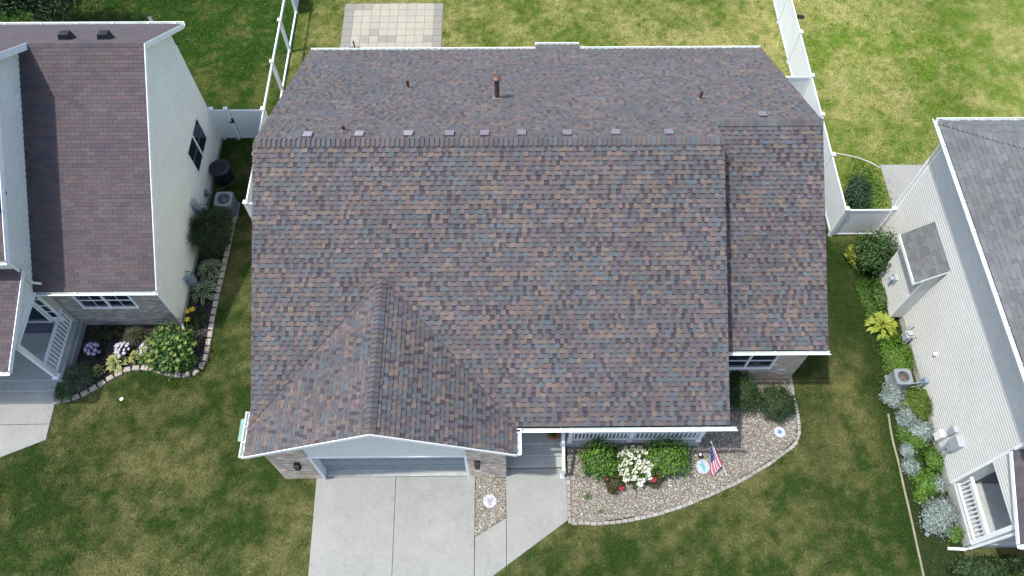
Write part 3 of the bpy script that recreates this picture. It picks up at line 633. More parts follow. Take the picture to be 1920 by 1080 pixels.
lroof = part('roof', dk, M_DECK, lh, label='purple brown three tab shingle roof')
R = Roof(); w0 = -20.2
R.slope((w0,LYF,LZF), (1,0,0), (0,1,LS), LX-w0, (LYR-LYF)*math.sqrt(1+LS*LS), LPAL, .127, (.305,.305), laminated=False)
R.slope((w0,LYB,LZB), (1,0,0), (0,-1,LSB), LX-w0, (LYB-LYR)*math.sqrt(1+LSB*LSB), LPAL, .127, (.305,.305), laminated=False)
R.slope((w0,UYF,UZF), (1,0,0), (0,1,US), UX-w0, (UYR-UYF)*math.sqrt(1+US*US), LPAL, .127, (.305,.305), laminated=False)
R.slope((w0,UYB,UZB), (1,0,0), (0,-1,USB), UX-w0, (UYB-UYR)*math.sqrt(1+USB*USB), LPAL, .127, (.305,.305), laminated=False)
R.slope((w0,PYF,PZF), (1,0,0), (0,1,PS), PX-w0, (PYR-PYF)*math.sqrt(1+PS*PS), LPAL, .127, (.305,.305), laminated=False)
R.build(lroof, 290, lambda c: c.x < -15.7 and c.y > 12.7 and c.z < 7.5)
ridge_caps(lroof, (-15.35,LYR,LZR), (LX,LYR,LZR), ((0,-1,-LS), (0,1,-LSB)), LPAL, .14, .13, th=.008)
# white rake boards on the gable ends
def rakes(parent, x, pts, h=.17, th=.022, over=.0):
    for a, b in zip(pts[:-1], pts[1:]):
        f = B(); f.extr([(x,a[0],a[1]+.012+over), (x,b[0],b[1]+.012+over), (x,b[0],b[1]-h), (x,a[0],a[1]-h)], (th, 0, 0)); part('rake_board', f, M_TRIM, parent)
rakes(lh, LX+.002, [(LYF,LZF), (LYR,LZR), (LYB,LZB)]); rakes(lh, UX+.002, [(UYF,UZF), (UYR,UZR), (UYB,UZB)], .24); rakes(lh, PX+.002, [(PYF,PZF), (PYR,PZR)])
for (x0, x1, yf, yr_, yb, zf, zr, zb) in ((-11.95, LX, LYF, LYR, LYB, LZF, LZR, LZB), (-15.66, UX, UYF, UYR, UYB, UZF, UZR, UZB)):
    s_ = B(); s_.extr([(x0,yf,zf-.20), (x0,yr_,zr-.20), (x0,yb,zb-.20), (x0,yb,zb-.18), (x0,yr_,zr-.18), (x0,yf,zf-.18)], (x1-x0, 0, 0)); part('soffit', s_, M_TRIM, lh)
gutter(lh, (-15.62,LYF-.01,LZF-.02), (LX+.03,LYF-.01,LZF-.02), (0,-1,0)); gutter(lh, (WX,LYB+.01,LZB-.02), (LX+.03,LYB+.01,LZB-.02), (0,1,0)); gutter(lh, (WX,PYF-.01,PZF-.02), (PX,PYF-.01,PZF-.02), (0,-1,0)); gutter(lh, (WX,UYF-.01,UZF-.02), (UX,UYF-.01,UZF-.02), (0,-1,0))
w = B()
w.extr([(WX,12.80,0), (WX,21.4,0), (WX,21.4,5.9), (WX,LYR,LZR-.25), (WX,12.80,3.05)], (-11.902-WX, 0, 0))
w.extr([(WX,12.74,2.6), (WX,18.95,6.0), (WX,18.95,7.35), (WX,UYR,UZR-.25), (WX,12.74,5.2)], (-15.652-WX, 0, 0))
part('wall', w, M_SIDE_CREAM, lh)
zup = lambda y: min(LZF+LS*(y-LYF), LZB+LSB*(LYB-y))-.20
sp = []; z = .22
while z < 7.4:
    zz = z+.115; y0 = max(12.80, LYF+(zz+.20-LZF)/LS); y1 = min(21.40, LYB-(zz+.20-LZB)/LSB); sp.append((z, y0, y1)); z += .115
planks_x(lh, -11.902, 1, sp, M_SIDE_CREAM, .115)
sp = []; z = 3.3
while z < 8.45:
    zz = z+.115; y0 = max(12.74, UYF+(zz+.2-UZF)/US); y1 = min(18.95, LYF+(z-LZF)/LS+.1, UYB-(zz+.2-UZB)/USB+.0); sp.append((z, y0, y1)); z += .115
planks_x(lh, -15.652, 1, sp, M_SIDE_CREAM, .115)
for bx_ in ((-11.93, -11.872, 12.74, 12.80, .1, 3.0), (-11.90, -11.872, 21.34, 21.42, .1, 5.3)): c = B(); c.box(*bx_); part('corner_trim', c, M_TRIM, lh)
c = B(); c.box(-15.70, -15.622, 12.69, 12.75, 3.3, 5.05); part('corner_trim', c, M_SIDE_CREAM, lh)
c = B(); c.tube([(-15.58,12.68,5.05), (-15.58,12.66,3.50), (-15.52,12.66,3.38), (-15.30,12.66,3.33)], .045, 8); part('downspout', c, M_SIDE_CREAM, lh)
c = B(); c.tube([(-11.86,12.66,3.0), (-11.84,12.72,2.85), (-11.84,12.72,.25), (-11.80,12.55,.10)], .045, 8); part('downspout', c, M_TRIM, lh)
f = B(); f.box(-11.91, -11.868, 12.75, 21.4, -.05, .215); part('foundation', f, M_CONC2, lh)
# side window
def window_x(parent, x, face, y0, y1, z0, z1, lights=2):
    f = B(); w_ = .05; o = face
    xa, xb = sorted((x-.02*o, x+.045*o))
    f.box(xa, xb, y0, y1, z1-w_, z1); f.box(xa, xb, y0, y1, z0, z0+w_); f.box(xa, xb, y0, y0+w_, z0+w_, z1-w_); f.box(xa, xb, y1-w_, y1, z0+w_, z1-w_)
    win = part('window', f, M_TRIM, parent); n = lights; W = y1-y0-2*w_
    for i in range(n):
        a = y0+w_+W*i/n; b = y0+w_+W*(i+1)/n
        if i: q = B(); q.box(*sorted((x-.01*o, x+.05*o)), a-.035, a+.035, z0+w_+.001, z1-w_-.001); part('mullion', q, M_TRIM, win)
        p = B(); p.box(*sorted((x+.005*o, x+.020*o)), a+.036*(i > 0)+.001, b-.036*(i < n-1)-.001, z0+w_+.002, z1-w_-.002); part('pane', p, M_GLASS, win)
        s_ = B(); zm = (z0+z1)/2; s_.box(*sorted((x+.021*o, x+.036*o)), a+.037*(i > 0)+.002, b-.037*(i < n-1)-.002, zm-.02, zm+.02); part('sash_rail', s_, mat('dark_sash', (.10,.12,.14), .5, 0), win)
    return win
window_x(lh, -11.886, 1, 18.50, 20.32, 1.42, 2.74); window_x(lh, -15.636, 1, 13.55, 14.6, 5.75, 6.75, 1)
# brick front with window
bk = B(); bk.box(-15.50, -11.93, 12.775, 12.799, 0, 2.95); part('brick_backing', bk, M_MORTAR, lh)
budget = {'n': 285, 'proto': {}}; rest = B()
for x0, x1, z0, z1 in ((-14.80, -12.86, .25, 1.40), (-12.86, -11.95, .25, 2.95), (-15.50, -14.80, .25, 2.95), (-14.80, -12.86, 2.55, 2.95)):
    brick_panel(lh, x0, x1, 12.765, z0, lambda x, z1=z1: z1, BRICK_GREY, budget, rest)
part('brick_courses', rest, M_BRICK, lh, kind='stuff')
sl_ = B()
for k in range(26): x = -14.80+k*.0745; sl_.box(x, x+.066, 12.70, 12.775, 1.395, 1.46)
part('brick_sill', sl_, mat('sill_brick', (.22,.19,.17), .9, .3, 20), lh)
window_y(lh, -14.80, -12.86, 1.47, 2.54, 12.755, 2, grid=1)
# porch with door, sidelight, railing, steps
p = B(); p.box(WX, -15.47, 10.42, 12.9, -.05, .50); part('porch_floor', p, M_CONC2, lh)
p = B(); p.bevbox(-20, -15.70, 10.08, 10.419, -.05, .34, .012); part('porch_step', p, M_CONC2, lh)
p = B(); p.bevbox(-20, -15.72, 9.75, 10.079, -.05, .17, .012); part('porch_step', p, M_CONC2, lh)
p = B(); p.box(-15.472, -15.40, 10.40, 12.77, -.05, .30); part('porch_footing', p, M_CONC2, lh)
po = B(); po.box(-15.72, -15.58, 10.47, 10.61, .50, 3.02); po.bevbox(-15.76, -15.54, 10.43, 10.65, .50, .60, .015); part('porch_column', po, M_TRIM, lh)
railing_x(lh, -15.65, 10.62, 12.74, .58, 1.42, 14)
bm_ = B(); bm_.box(WX, -15.66, 10.46, 10.62, 3.02, 3.2); bm_.box(-15.74, -15.57, 10.46, 12.72, 3.02, 3.10); part('porch_beam', bm_, M_TRIM, lh)
bk2 = B(); bk2.extr([(-15.66,10.0,3.10), (-15.66,12.72,3.10), (-15.66,12.72,3.95), (-15.66,10.0,3.25)], (-.06, 0, 0)); part('porch_gable', bk2, M_SIDE_CREAM, lh)
sp = []; z = 3.10
while z < 4.0: sp.append((z, max(10.0, PYF+(z+.115+.14-PZF)/PS), 12.72)); z += .115
planks_x(lh, -15.66, 1, sp, M_SIDE_CREAM, .115)
d = B(); d.box(-17.3, -16.45, 12.70, 12.76, .52, 2.62); dd = part('front_door', d, M_GLASS, lh, label='dark glazed storm door')
d = B(); d.box(-17.38, -17.302, 12.66, 12.79, .50, 2.7); d.box(-16.448, -16.37, 12.66, 12.79, .50, 2.7); d.box(-17.38, -16.37, 12.66, 12.79, 2.701, 2.78); d.box(-17.301, -16.449, 12.62, 12.79, .50, .53); part('door_frame', d, M_TRIM, dd)
d = B(); d.box(-16.36, -15.86, 12.70, 12.79, .50, 2.75); sd = part('sidelight', d, M_TRIM, lh)
for k in range(4): q = B(); q.box(-16.22, -16.02, 12.685, 12.699, .85+k*.45, 1.20+k*.45); part('pane', q, M_GLASS, sd)
d = B(); d.box(-15.85, -15.52, 12.70, 12.79, .50, 2.95); part('entry_trim', d, mat('tan_trim', (.42,.40,.34), .7, .05), lh)
# roof vents on the rear slope
lz = lambda y: LZB+LSB*(LYB-y)
for x in (-14.44, -13.17):
    b = B(); y = 19.62; b.faces([(x-.21,y,lz(y)), (x+.21,y,lz(y)), (x+.21,y+.34,lz(y+.34)), (x-.21,y+.34,lz(y+.34)), (x-.15,y+.03,lz(y)+.20), (x+.15,y+.03,lz(y)+.20), (x+.15,y+.31,lz(y)+.14), (x-.15,y+.31,lz(y)+.14)], [(0,1,5,4), (1,2,6,5), (2,3,7,6), (3,0,4,7), (4,5,6,7)]); part('roof_vent', b, M_DARKPL, lh)
# meter boxes on the side wall
e = B(); e.box(-11.885, -11.73, 17.0, 17.28, 1.15, 1.62); e.box(-11.885, -11.70, 17.06, 17.22, .92, 1.149); eb = part('electric_meter', e, M_GREYMET, lh)
q = B(); q.tube([(-11.80,17.08,1.15), (-11.80,17.08,.1)], .03, 6); q.tube([(-11.80,17.2,.92), (-11.80,17.2,.1)], .035, 6); q.box(-11.885, -11.70, 17.34, 17.56, .55, .85); q.tube([(-11.70,17.45,.70), (-11.60,17.45,.70)], .09, 10); part('conduit', q, M_GREYMET, eb)
q = B(); q.box(-11.86, -11.6, 18.2, 18.28, .55, .62); q.box(-11.86, -11.8, 18.14, 18.34, .45, .72); part('spigot_box', q, mat('blue_grey_box', (.16,.22,.27), .5, .1), lh)
g = B(); g.box(-11.80, -11.58, 14.2, 14.48, .35, .68); g.tube([(-11.86,14.55,.80), (-11.70,14.55,.80), (-11.70,14.5,.1)], .03, 6); g.tube([(-11.70,14.18,.62), (-11.70,14.18,.9), (-11.86,14.18,.9)], .025, 6); g.disc((-11.69,14.34), .10, .68, .80, 10); part('gas_meter', g, mat('meter_blue_grey', (.22,.28,.34), .5, .1), lh)

# ================================================================== RIGHT HOUSE
rh = thing('house', (19, 11, 0), 'two storey house with pale grey siding and weathered grey roof on the right', 'house')
RXE, RYB, RZ, RS = 13.84, 16.62, 6.5, .5
RPAL = [(.122,.130,.135), (.130,.137,.141), (.115,.122,.127), (.124,.127,.129)]
dk = B(); L_ = 7.0
pk = (RXE+L_, RYB-L_, RZ+RS*L_)
dk.faces([(RXE,6.1,RZ), (RXE,RYB,RZ), (RXE+14,RYB,RZ), pk, (RXE+L_,6.1,RZ+RS*L_), (RXE+14,6.1,RZ), (RXE,6.1,RZ-.13), (RXE,RYB,RZ-.13), (RXE+14,RYB,RZ-.13), (RXE+14,6.1,RZ-.13)], [(0,1,3,4), (1,2,3), (2,5,4,3), (0,6,7,1), (1,7,8,2), (0,4,5,9,6), (6,9,8,7)])
rroof = part('roof', dk, M_DECK, rh, label='weathered grey hip roof'); KR = math.sqrt(1+RS*RS)
R = Roof()
R.slope((RXE,6.1,RZ), (0,1,0), (1,0,RS), RYB-6.1, 5.6*KR, RPAL, .143, (.16,.34), planes=[(-1, -1/KR, RYB-6.1)], run=.5)
R.slope((RXE,RYB,RZ), (1,0,0), (0,-1,RS), 9, 5.6*KR, RPAL, .143, (.16,.34), planes=[(1, -1/KR, 0)], run=.5)
R.slope((13.69,14.58,2.965), (0,-1,0), (1,0,.975), 1.92, 1.13, RPAL, .143, (.16,.34), run=.5)
PRS = .41
R.slope((14.42,4.17,3.05), (1,0,0), (0,1,PRS), 6, 2.42*math.sqrt(1+PRS*PRS), [(.07,.062,.07), (.085,.075,.08)], .143, (.16,.34), run=.5)
R.build(rroof, 290)
hd = Vector((1,-1,RS)); ridge_caps(rroof, (RXE,RYB,RZ), tuple(Vector((RXE,RYB,RZ))+hd*5.6), ((-.4,-1,-.2), (1,.4,-.2)), RPAL, .15, .15, name='hip_cap')
gutter(rh, (RXE-.01,RYB+.10,RZ-.02), (RXE-.01,6.08,RZ-.02), (-1,0,0), 1.0); gutter(rh, (RXE,RYB+.01,RZ-.02), (RXE+10,RYB+.01,RZ-.02), (0,1,0))
s_ = B(); s_.box(RXE+.01, 14.52, 6.12, RYB-.01, RZ-.20, RZ-.135); part('soffit', s_, M_TRIM, rh)
w = B(); w.box(14.502, 24, 6.60, 16.45, 0, 6.33); w.box(18.2, 24, 4.7, 6.598, 0, 3.3); part('wall', w, M_SIDE_GREY, rh)
f = B(); f.box(14.47, 14.51, 6.62, 16.44, -.05, .36); part('foundation', f, mat('foundation_concrete', (.46,.47,.42), .9, .08, 4), rh)
sp = [(.36+k*.118, 6.66, 16.40) for k in range(50)]; planks_x(rh, 14.502, -1, sp, M_SIDE_GREY, .118)
for bx_ in ((14.475, 14.535, 6.57, 6.66, .36, 6.29), (14.475, 14.535, 16.40, 16.48, .36, 6.29)): c = B(); c.box(*bx_); part('corner_trim', c, M_TRIM, rh)
c = B(); c.tube([(13.80,16.6,6.38), (14.40,16.53,5.95), (14.43,16.52,.3), (14.40,16.62,.12)], .045, 8); part('downspout', c, M_TRIM, rh)
# fireplace chase
CX, CY0, CY1 = 14.0, 12.74, 14.46
ch = B(); ch.extr([(CX,CY0,.28), (14.485,CY0,.28), (14.485,CY0,3.55), (CX,CY0,3.10)], (0, CY1-CY0, 0)); cs = part('chimney_chase', ch, M_SIDE_GREY, rh, label='siding clad fireplace bump-out with its own small shingle roof')
planks_x(cs, CX, -1, [(.30+k*.118, CY0+.03, CY1-.03) for k in range(23)], M_SIDE_GREY, .118)
planks_y(cs, CY0, -1, [(.30+k*.118, CX+.03, 14.48) for k in range(25)], M_SIDE_GREY, .118, th=.024)
for y_ in (CY0, CY1): q = B(); q.box(CX-.03, CX+.03, y_-.03, y_+.03, .27, 3.0); part('corner_trim', q, M_TRIM, cs)
q = B(); q.extr([(13.70,12.67,2.84), (14.50,12.67,3.62), (14.50,12.67,3.745), (13.70,12.67,2.965)], (0, 1.90, 0)); part('chase_roof', q, M_DECK, cs)
q = B(); q.box(13.660, 13.688, 12.645, 14.60, 2.81, 2.945); part('chase_fascia', q, M_TRIM, cs)
q = B(); q.extr([(13.70,12.647,2.83), (14.50,12.647,3.61), (14.50,12.647,3.735), (13.70,12.647,2.955)], (0, .02, 0)); part('chase_fascia', q, M_TRIM, cs)
q = B(); q.box(CX-.10, CX-.02, 13.58, 13.86, 1.25, 1.53); q.tube([(CX-.05,13.72,1.39), (CX-.24,13.72,1.39)], .075, 10); part('flue_vent', q, M_GREYMET, cs)
# porch
p = B(); p.box(14.62, 18, 4.72, 6.58, -.05, .48); part('porch_floor', p, M_CONC2, rh)
p = B(); p.box(14.52, 14.618, 4.66, 6.59, -.05, .44); p.box(14.62, 18, 4.62, 4.718, -.05, .44); part('porch_footing', p, mat('porch_footing', (.40,.42,.40), .9, .08), rh)
railing_x(rh, 14.60, 4.78, 6.52, .54, 1.42, 13)
q = B(); q.box(14.54, 14.68, 4.62, 4.76, .44, 2.82); part('porch_column', q, M_TRIM, rh)
q = B(); q.box(14.52, 14.70, 4.62, 6.57, 2.82, 2.93); q.box(14.70, 18, 4.62, 4.8, 2.82, 2.95); part('porch_beam', q, M_TRIM, rh)
q = B(); q.extr([(14.53,4.45,2.93), (14.53,6.57,2.93), (14.53,6.57,3.80), (14.53,4.45,2.98)], (.06, 0, 0)); part('porch_gable', q, M_SIDE_GREY, rh)
sp = []; z = 2.93
while z < 3.75: sp.append((z, max(4.45, 4.17+(z+.118+.13-3.05)/PRS), 6.57)); z += .118
planks_x(rh, 14.53, -1, sp, M_SIDE_GREY, .118)
q = B(); q.extr([(14.42,4.17,3.04), (14.42,6.59,3.04+2.42*PRS), (14.42,6.59,2.94+2.42*PRS), (14.42,4.17,2.94)], (6, 0, 0)); part('porch_roof', q, M_DECK, rh)
rakes(rh, 14.397, [(4.17,3.05), (6.56,3.05+2.39*PRS)], .14)
gutter(rh, (14.40,4.16,3.02), (19,4.16,3.02), (0,-1,0))
q = B(); q.tube([(14.62,4.10,2.92), (14.60,4.52,2.70), (14.58,4.56,.25), (14.50,4.56,.10), (13.98,4.60,.06)], .05, 8); part('downspout', q, M_TRIM, rh)
q = B(); q.box(15.2, 16.2, 6.54, 6.597, .5, 2.6); part('front_door', q, M_GLASS, rh)
# utilities on the side wall
e = B(); e.box(14.30, 14.485, 7.40, 7.78, 1.18, 1.72); e.bevbox(14.33, 14.485, 7.48, 7.70, .95, 1.179, .01); em = part('electric_meter', e, M_GREYMET, rh)
q = B(); q.tube([(14.42,7.70,1.18), (14.42,7.70,.05)], .055, 8); q.tube([(14.42,7.52,.95), (14.42,7.52,.05)], .045, 8); q.tube([(14.44,7.98,1.3), (14.44,7.98,.05)], .018, 6); part('conduit', q, M_GREYMET, em)
q = B(); q.box(14.38, 14.485, 7.92, 8.14, 1.25, 1.58); part('cable_box', q, M_GREYMET, em); q = B(); q.box(14.36, 14.485, 8.02, 8.28, .35, .78); part('phone_box', q, M_TRIM, em)
q = B(); q.box(14.34, 14.485, 9.95, 10.15, .45, .80); q.tube([(14.36,10.05,.60), (14.2,10.05,.55), (13.98,10.05,.35)], .022, 6); q.tube([(14.38,9.98,.50), (14.2,9.95,.42), (13.96,9.98,.30)], .022, 6); part('disconnect_box', q, mat('meter_blue_grey'), rh)
q = B(); q.box(14.20, 14.42, 11.70, 11.98, .35, .68); q.disc((14.31,11.84), .10, .68, .80, 10); q.tube([(14.30,11.66,.1), (14.30,11.66,.85), (14.48,11.66,.85)], .025, 6); q.tube([(14.30,12.02,.62), (14.30,12.05,.9), (14.48,12.05,.9)], .022, 6); part('gas_meter', q, M_GREYMET, rh)
q = B(); q.tube([(14.49,10.62,1.70), (14.38,10.62,1.66)], .055, 10); part('dryer_vent', q, M_TRIM, rh)
q = B(); q.box(16.0, 16.4, 9.75, 10.05, RZ+RS*2.36, RZ+RS*2.36+.06); q.tube([(16.2,9.9,RZ+RS*2.3), (16.2,9.9,RZ+RS*2.36+.40)], .07, 10); part('roof_vent', q, M_TRIM, rh)

# ================================================================== FENCES
def fence_panel(parent, a, b, h=1.74, z0=.06):
    """tongue and groove vinyl panel between two posts: rails and grooved boards"""
    a, b = Vector((*a, 0)), Vector((*b, 0)); d = (b-a).normalized(); n = Vector((-d.y, d.x, 0)); L = (b-a).length; q = B(); k = max(2, round(L/.19))
    for i in range(k):
        p0 = a+d*(L*i/k+.003); p1 = a+d*(L*(i+1)/k-.003); q.bar((p0+p1)/2+Vector((0,0,z0)), (p0+p1)/2+Vector((0,0,h-.05)), (p1-p0).length, .022, up=tuple(n))
    q.bar(a+Vector((0,0,(z0+h)/2)), b+Vector((0,0,(z0+h)/2)), .010, h-.2, up=(0,0,1)); o = part('fence_panel', q, M_VINYL, parent)
    for z in (h-.03, z0+.06): r_ = B(); r_.bar(a+Vector((0,0,z)), b+Vector((0,0,z)), .05, .10); part('rail', r_, M_VINYL, o)
    return o
def fence_post(parent, x, y, h=1.84, w=.13):
    q = B(); q.box(x-w/2, x+w/2, y-w/2, y+w/2, -.1, h); o = part('post', q, M_VINYL, parent)
    c = B(); e = w/2+.02; c.faces([(x-e,y-e,h), (x+e,y-e,h), (x+e,y+e,h), (x-e,y+e,h), (x-e,y-e,h+.03), (x+e,y-e,h+.03), (x+e,y+e,h+.03), (x-e,y+e,h+.03), (x,y,h+.085)], [(3,2,1,0), (0,1,5,4), (1,2,6,5), (2,3,7,6), (3,0,4,7), (4,5,8), (5,6,8), (6,7,8), (7,4,8)]); part('post_cap', c, M_VINYL, o)
fr = thing('fence', (12.66, 16.45, 0), 'tall solid white vinyl privacy fence running along the right side of the main house', 'fence')
ys = [16.45, 19.0, 21.02, 23.1, 25.6, 28.1, 30.6, 33.1]
for y in ys: fence_post(fr, 12.66, y)
for a, b in zip(ys[:-1], ys[1:]): fence_panel(fr, (12.66,a+.065), (12.66,b-.065))
fence_panel(fr, (12.725,16.45), (14.36,16.45)); fence_post(fr, 14.42, 16.45)
fence_panel(fr, (10.15,23.1), (12.595,23.1)); fence_post(fr, 10.08, 23.1)
fl = thing('fence', (-9.72, 21.47, 0), 'white vinyl fence with open rail bays and a gate panel between left and main house', 'fence')
for y in (16.92, 19.2, 21.47, 24.04, 26.46, 28.91, 31.4): fence_post(fl, -9.72, y)
for a, b in ((16.92,19.2), (19.2,21.47), (28.91,31.4)): fence_panel(fl, (-9.72,a+.065), (-9.72,b-.065))
fence_panel(fl, (-9.655,16.92), (-7.44,16.92))
for a, b in ((21.47,24.04), (24.04,26.46), (26.46,28.91)):
    for z in (1.72, .10): q = B(); q.bar((-9.72,a+.065,z), (-9.72,b-.065,z), .06, .12); part('rail', q, M_VINYL, fl)
fence_post(fl, -11.80, 21.47); fence_post(fl, -11.22, 21.47); fence_panel(fl, (-11.09,21.47), (-9.785,21.47))
gt = fence_panel(fl, (-11.725,21.47), (-11.30,21.47)); q = B(); q.box(-11.15, -11.07, 21.38, 21.44, 1.15, 1.30); q.box(-11.28, -11.10, 21.395, 21.43, 1.05, 1.13); part('gate_latch', q, M_BLACK, gt)

# ================================================================== PLANTS
def leaves(center, radii, n, size, cols, clumps=26, spread=.22, shell=(.55, 1.), up=.35, aspect=.5, zmin=-.25, gap=0.):
    """leaf blades gathered in clumps through an ellipsoid: returns V, F, C"""
    d = rng.normal(size=(clumps, 3)); d /= np.linalg.norm(d, axis=1)[:, None]; d[:, 2] = np.where(d[:, 2] < zmin, -d[:, 2], d[:, 2])
    cc = d*rng.uniform(shell[0], shell[1], (clumps, 1)); tone = rng.uniform(.72, 1.28, clumps); k = rng.integers(0, clumps, n)
    p = cc[k]+rng.normal(size=(n, 3))*spread; out = p/np.maximum(np.linalg.norm(p, axis=1), .05)[:, None]
    P = np.array(center)+p*np.array(radii); P[:, 2] = np.maximum(P[:, 2], .03)
    nr = out+rng.normal(size=(n, 3))*.55+np.array([0,0,up]); nr /= np.linalg.norm(nr, axis=1)[:, None]
    ax = np.cross(nr, rng.normal(size=(n, 3))); ax /= np.linalg.norm(ax, axis=1)[:, None]; sd = np.cross(nr, ax)
    L = rng.uniform(size[0], size[1], (n, 1)); W = L*aspect
    V = np.stack([P-ax*L*.5, P+sd*W*.5+nr*L*.08, P+ax*L*.5-nr*L*.06, P-sd*W*.5+nr*L*.08], 1).reshape(-1, 3)
    i = 4*np.arange(n)[:, None]; F = np.concatenate([i+np.array([[0,1,2]]), i+np.array([[0,2,3]])], 1).reshape(-1, 3)
    C = np.array(cols)[rng.integers(0, len(cols), n)]*tone[k][:, None]*rng.uniform(.8, 1.2, (n, 1))
    return V, F, np.repeat(C, 2, 0)
def join(parts_):
    V, F, C, o = [], [], [], 0
    for v, f, c in parts_: V.append(v); F.append(f+o); C.append(c); o += len(v)
    return np.concatenate(V), np.concatenate(F), np.concatenate(C)
GREEN = [(.046,.105,.014), (.064,.138,.018), (.034,.078,.012), (.085,.16,.022)]
BRIGHT = [(.078,.175,.016), (.105,.21,.020), (.055,.13,.014), (.135,.23,.030)]
YEW = [(.022,.048,.012), (.030,.062,.014), (.016,.036,.010), (.042,.078,.018)]
SILVER = [(.25,.31,.29), (.20,.26,.24), (.31,.37,.35), (.15,.21,.17)]
LIME = [(.20,.24,.025), (.16,.21,.022), (.24,.27,.05), (.12,.17,.02)]
def shrub(name, x, y, rx, ry, h, label, cat='shrub', cols=GREEN, n=1500, size=(.05,.10), clumps=30, aspect=.5, spread=.2, group=None, stems=5, core=True, rough_z=.5):
    t = thing(name, (x, y, 0), label, cat, group); b = B()
    for k in range(stems):
        a = 2*PI*k/stems+random.random(); b.tube([(x,y,0), (x+rx*.25*math.cos(a),y+ry*.25*math.sin(a),h*.35), (x+rx*.6*math.cos(a),y+ry*.6*math.sin(a),h*.72)], [.022,.014,.006], 5)
    part('stems', b, M_BARK, t)
    P = [leaves((x,y,h*.48), (rx,ry,h*.52), n, size, cols, clumps, spread, aspect=aspect)]
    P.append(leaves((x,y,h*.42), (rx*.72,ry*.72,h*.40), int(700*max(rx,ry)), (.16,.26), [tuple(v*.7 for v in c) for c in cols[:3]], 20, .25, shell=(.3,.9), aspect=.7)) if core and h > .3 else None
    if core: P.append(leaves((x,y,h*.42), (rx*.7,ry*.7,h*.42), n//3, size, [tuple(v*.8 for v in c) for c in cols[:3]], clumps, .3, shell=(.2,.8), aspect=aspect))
    V, F, C = join(P); npmesh('foliage', V, F, C, M_LEAF, t); return t
# one leaf blade, shared by every leaf of a plant
def leaf_mesh(name, L, W, inner, edge, curl=.35, ew=.30):
    b = B(); nu = 5; prof = [0, .72, 1., .82, .42, 0]; xs = [-1, -(1-ew), 0, 1-ew, 1]
    def pt(i, j):
        s = i/nu; w = W/2*prof[i]; return (s*L, xs[j]*w, L*curl*(s-s*s*1.35)+abs(xs[j])*w*.28)
    for i in range(nu):
        for j in range(4):
            q = [pt(i,j), pt(i+1,j), pt(i+1,j+1), pt(i,j+1)]; q2 = []
            for p in q:
                if p not in q2: q2.append(p)
            if len(q2) > 2: b.poly(q2, edge if j in (0, 3) else inner)
    me = b.mesh(name, fix=False); me.materials.append(M_LEAF); return me
def rosette(name, x, y, r, label, inner, edge, n=46, cat='hosta', group=None, L=.24, W=.12, ew=.3, h=.30):
    t = thing(name, (x, y, 0), label, cat, group); vs_ = [leaf_mesh('leaf', L*k, W*k, jit(inner, .12), jit(edge, .08), ew=ew) for k in (.85, 1., 1.15)]
    for i in range(n):
        f = (i+.5)/n; rr = r*(.0+.68*f**.75); a = i*2.39996+random.uniform(-.25, .25); el = 1.05*(1-f)**1.2+.12+random.uniform(-.12, .12)
        o = bpy.data.objects.new('leaf', random.choice(vs_)); o.location = (rr*math.cos(a), rr*math.sin(a), h*(1-.55*f)+random.uniform(-.02, .02)); o.rotation_euler = (random.uniform(-.25, .25), -el+.5, a); link(o, t)
    b = B()
    for k in range(10): a = k*.628; b.tube([(x,y,0), (x+r*.3*math.cos(a),y+r*.3*math.sin(a),h*.7)], .008, 4)
    part('stalks', b, M_LEAF if False else mat('stalk_green', (.06,.10,.025), .6, .1), t); return t
def bloom_mesh(name, r, col, n=26, pet=.5):
    """rounded head of small petals"""
    V, F, C = leaves((0,0,0), (r,r,r*.75), n*4, (r*.45, r*.75), [col, tuple(v*.88 for v in col), tuple(min(.85, v*1.08) for v in col)], 18, .12, (.75,1.), .6, .85)
    V[:, 2] -= 0; me = bpy.data.meshes.new(name); me.from_pydata(V.tolist(), [], F.tolist()); at = me.attributes.new('col', 'FLOAT_COLOR', 'FACE'); at.data.foreach_set('color', np.c_[C, np.ones(len(C))].astype(np.float32).ravel()); me.materials.append(M_PETAL); return me
def blooms(t, x, y, rx, ry, h, n, meshes, name='bloom', low=.15, zc=.5):
    for i in range(n):
        f = (i+.5)/n; a = i*2.39996+random.uniform(-.3, .3); el = math.acos(1-f*(1-low)); k = random.uniform(.93, 1.06)
        o = bpy.data.objects.new(name, random.choice(meshes)); o.location = (rx*math.sin(el)*math.cos(a)*k, ry*math.sin(el)*math.sin(a)*k, h*zc+h*(1-zc)*math.cos(el)*k); s = random.uniform(.75, 1.2); o.scale = (s, s, s); link(o, t)
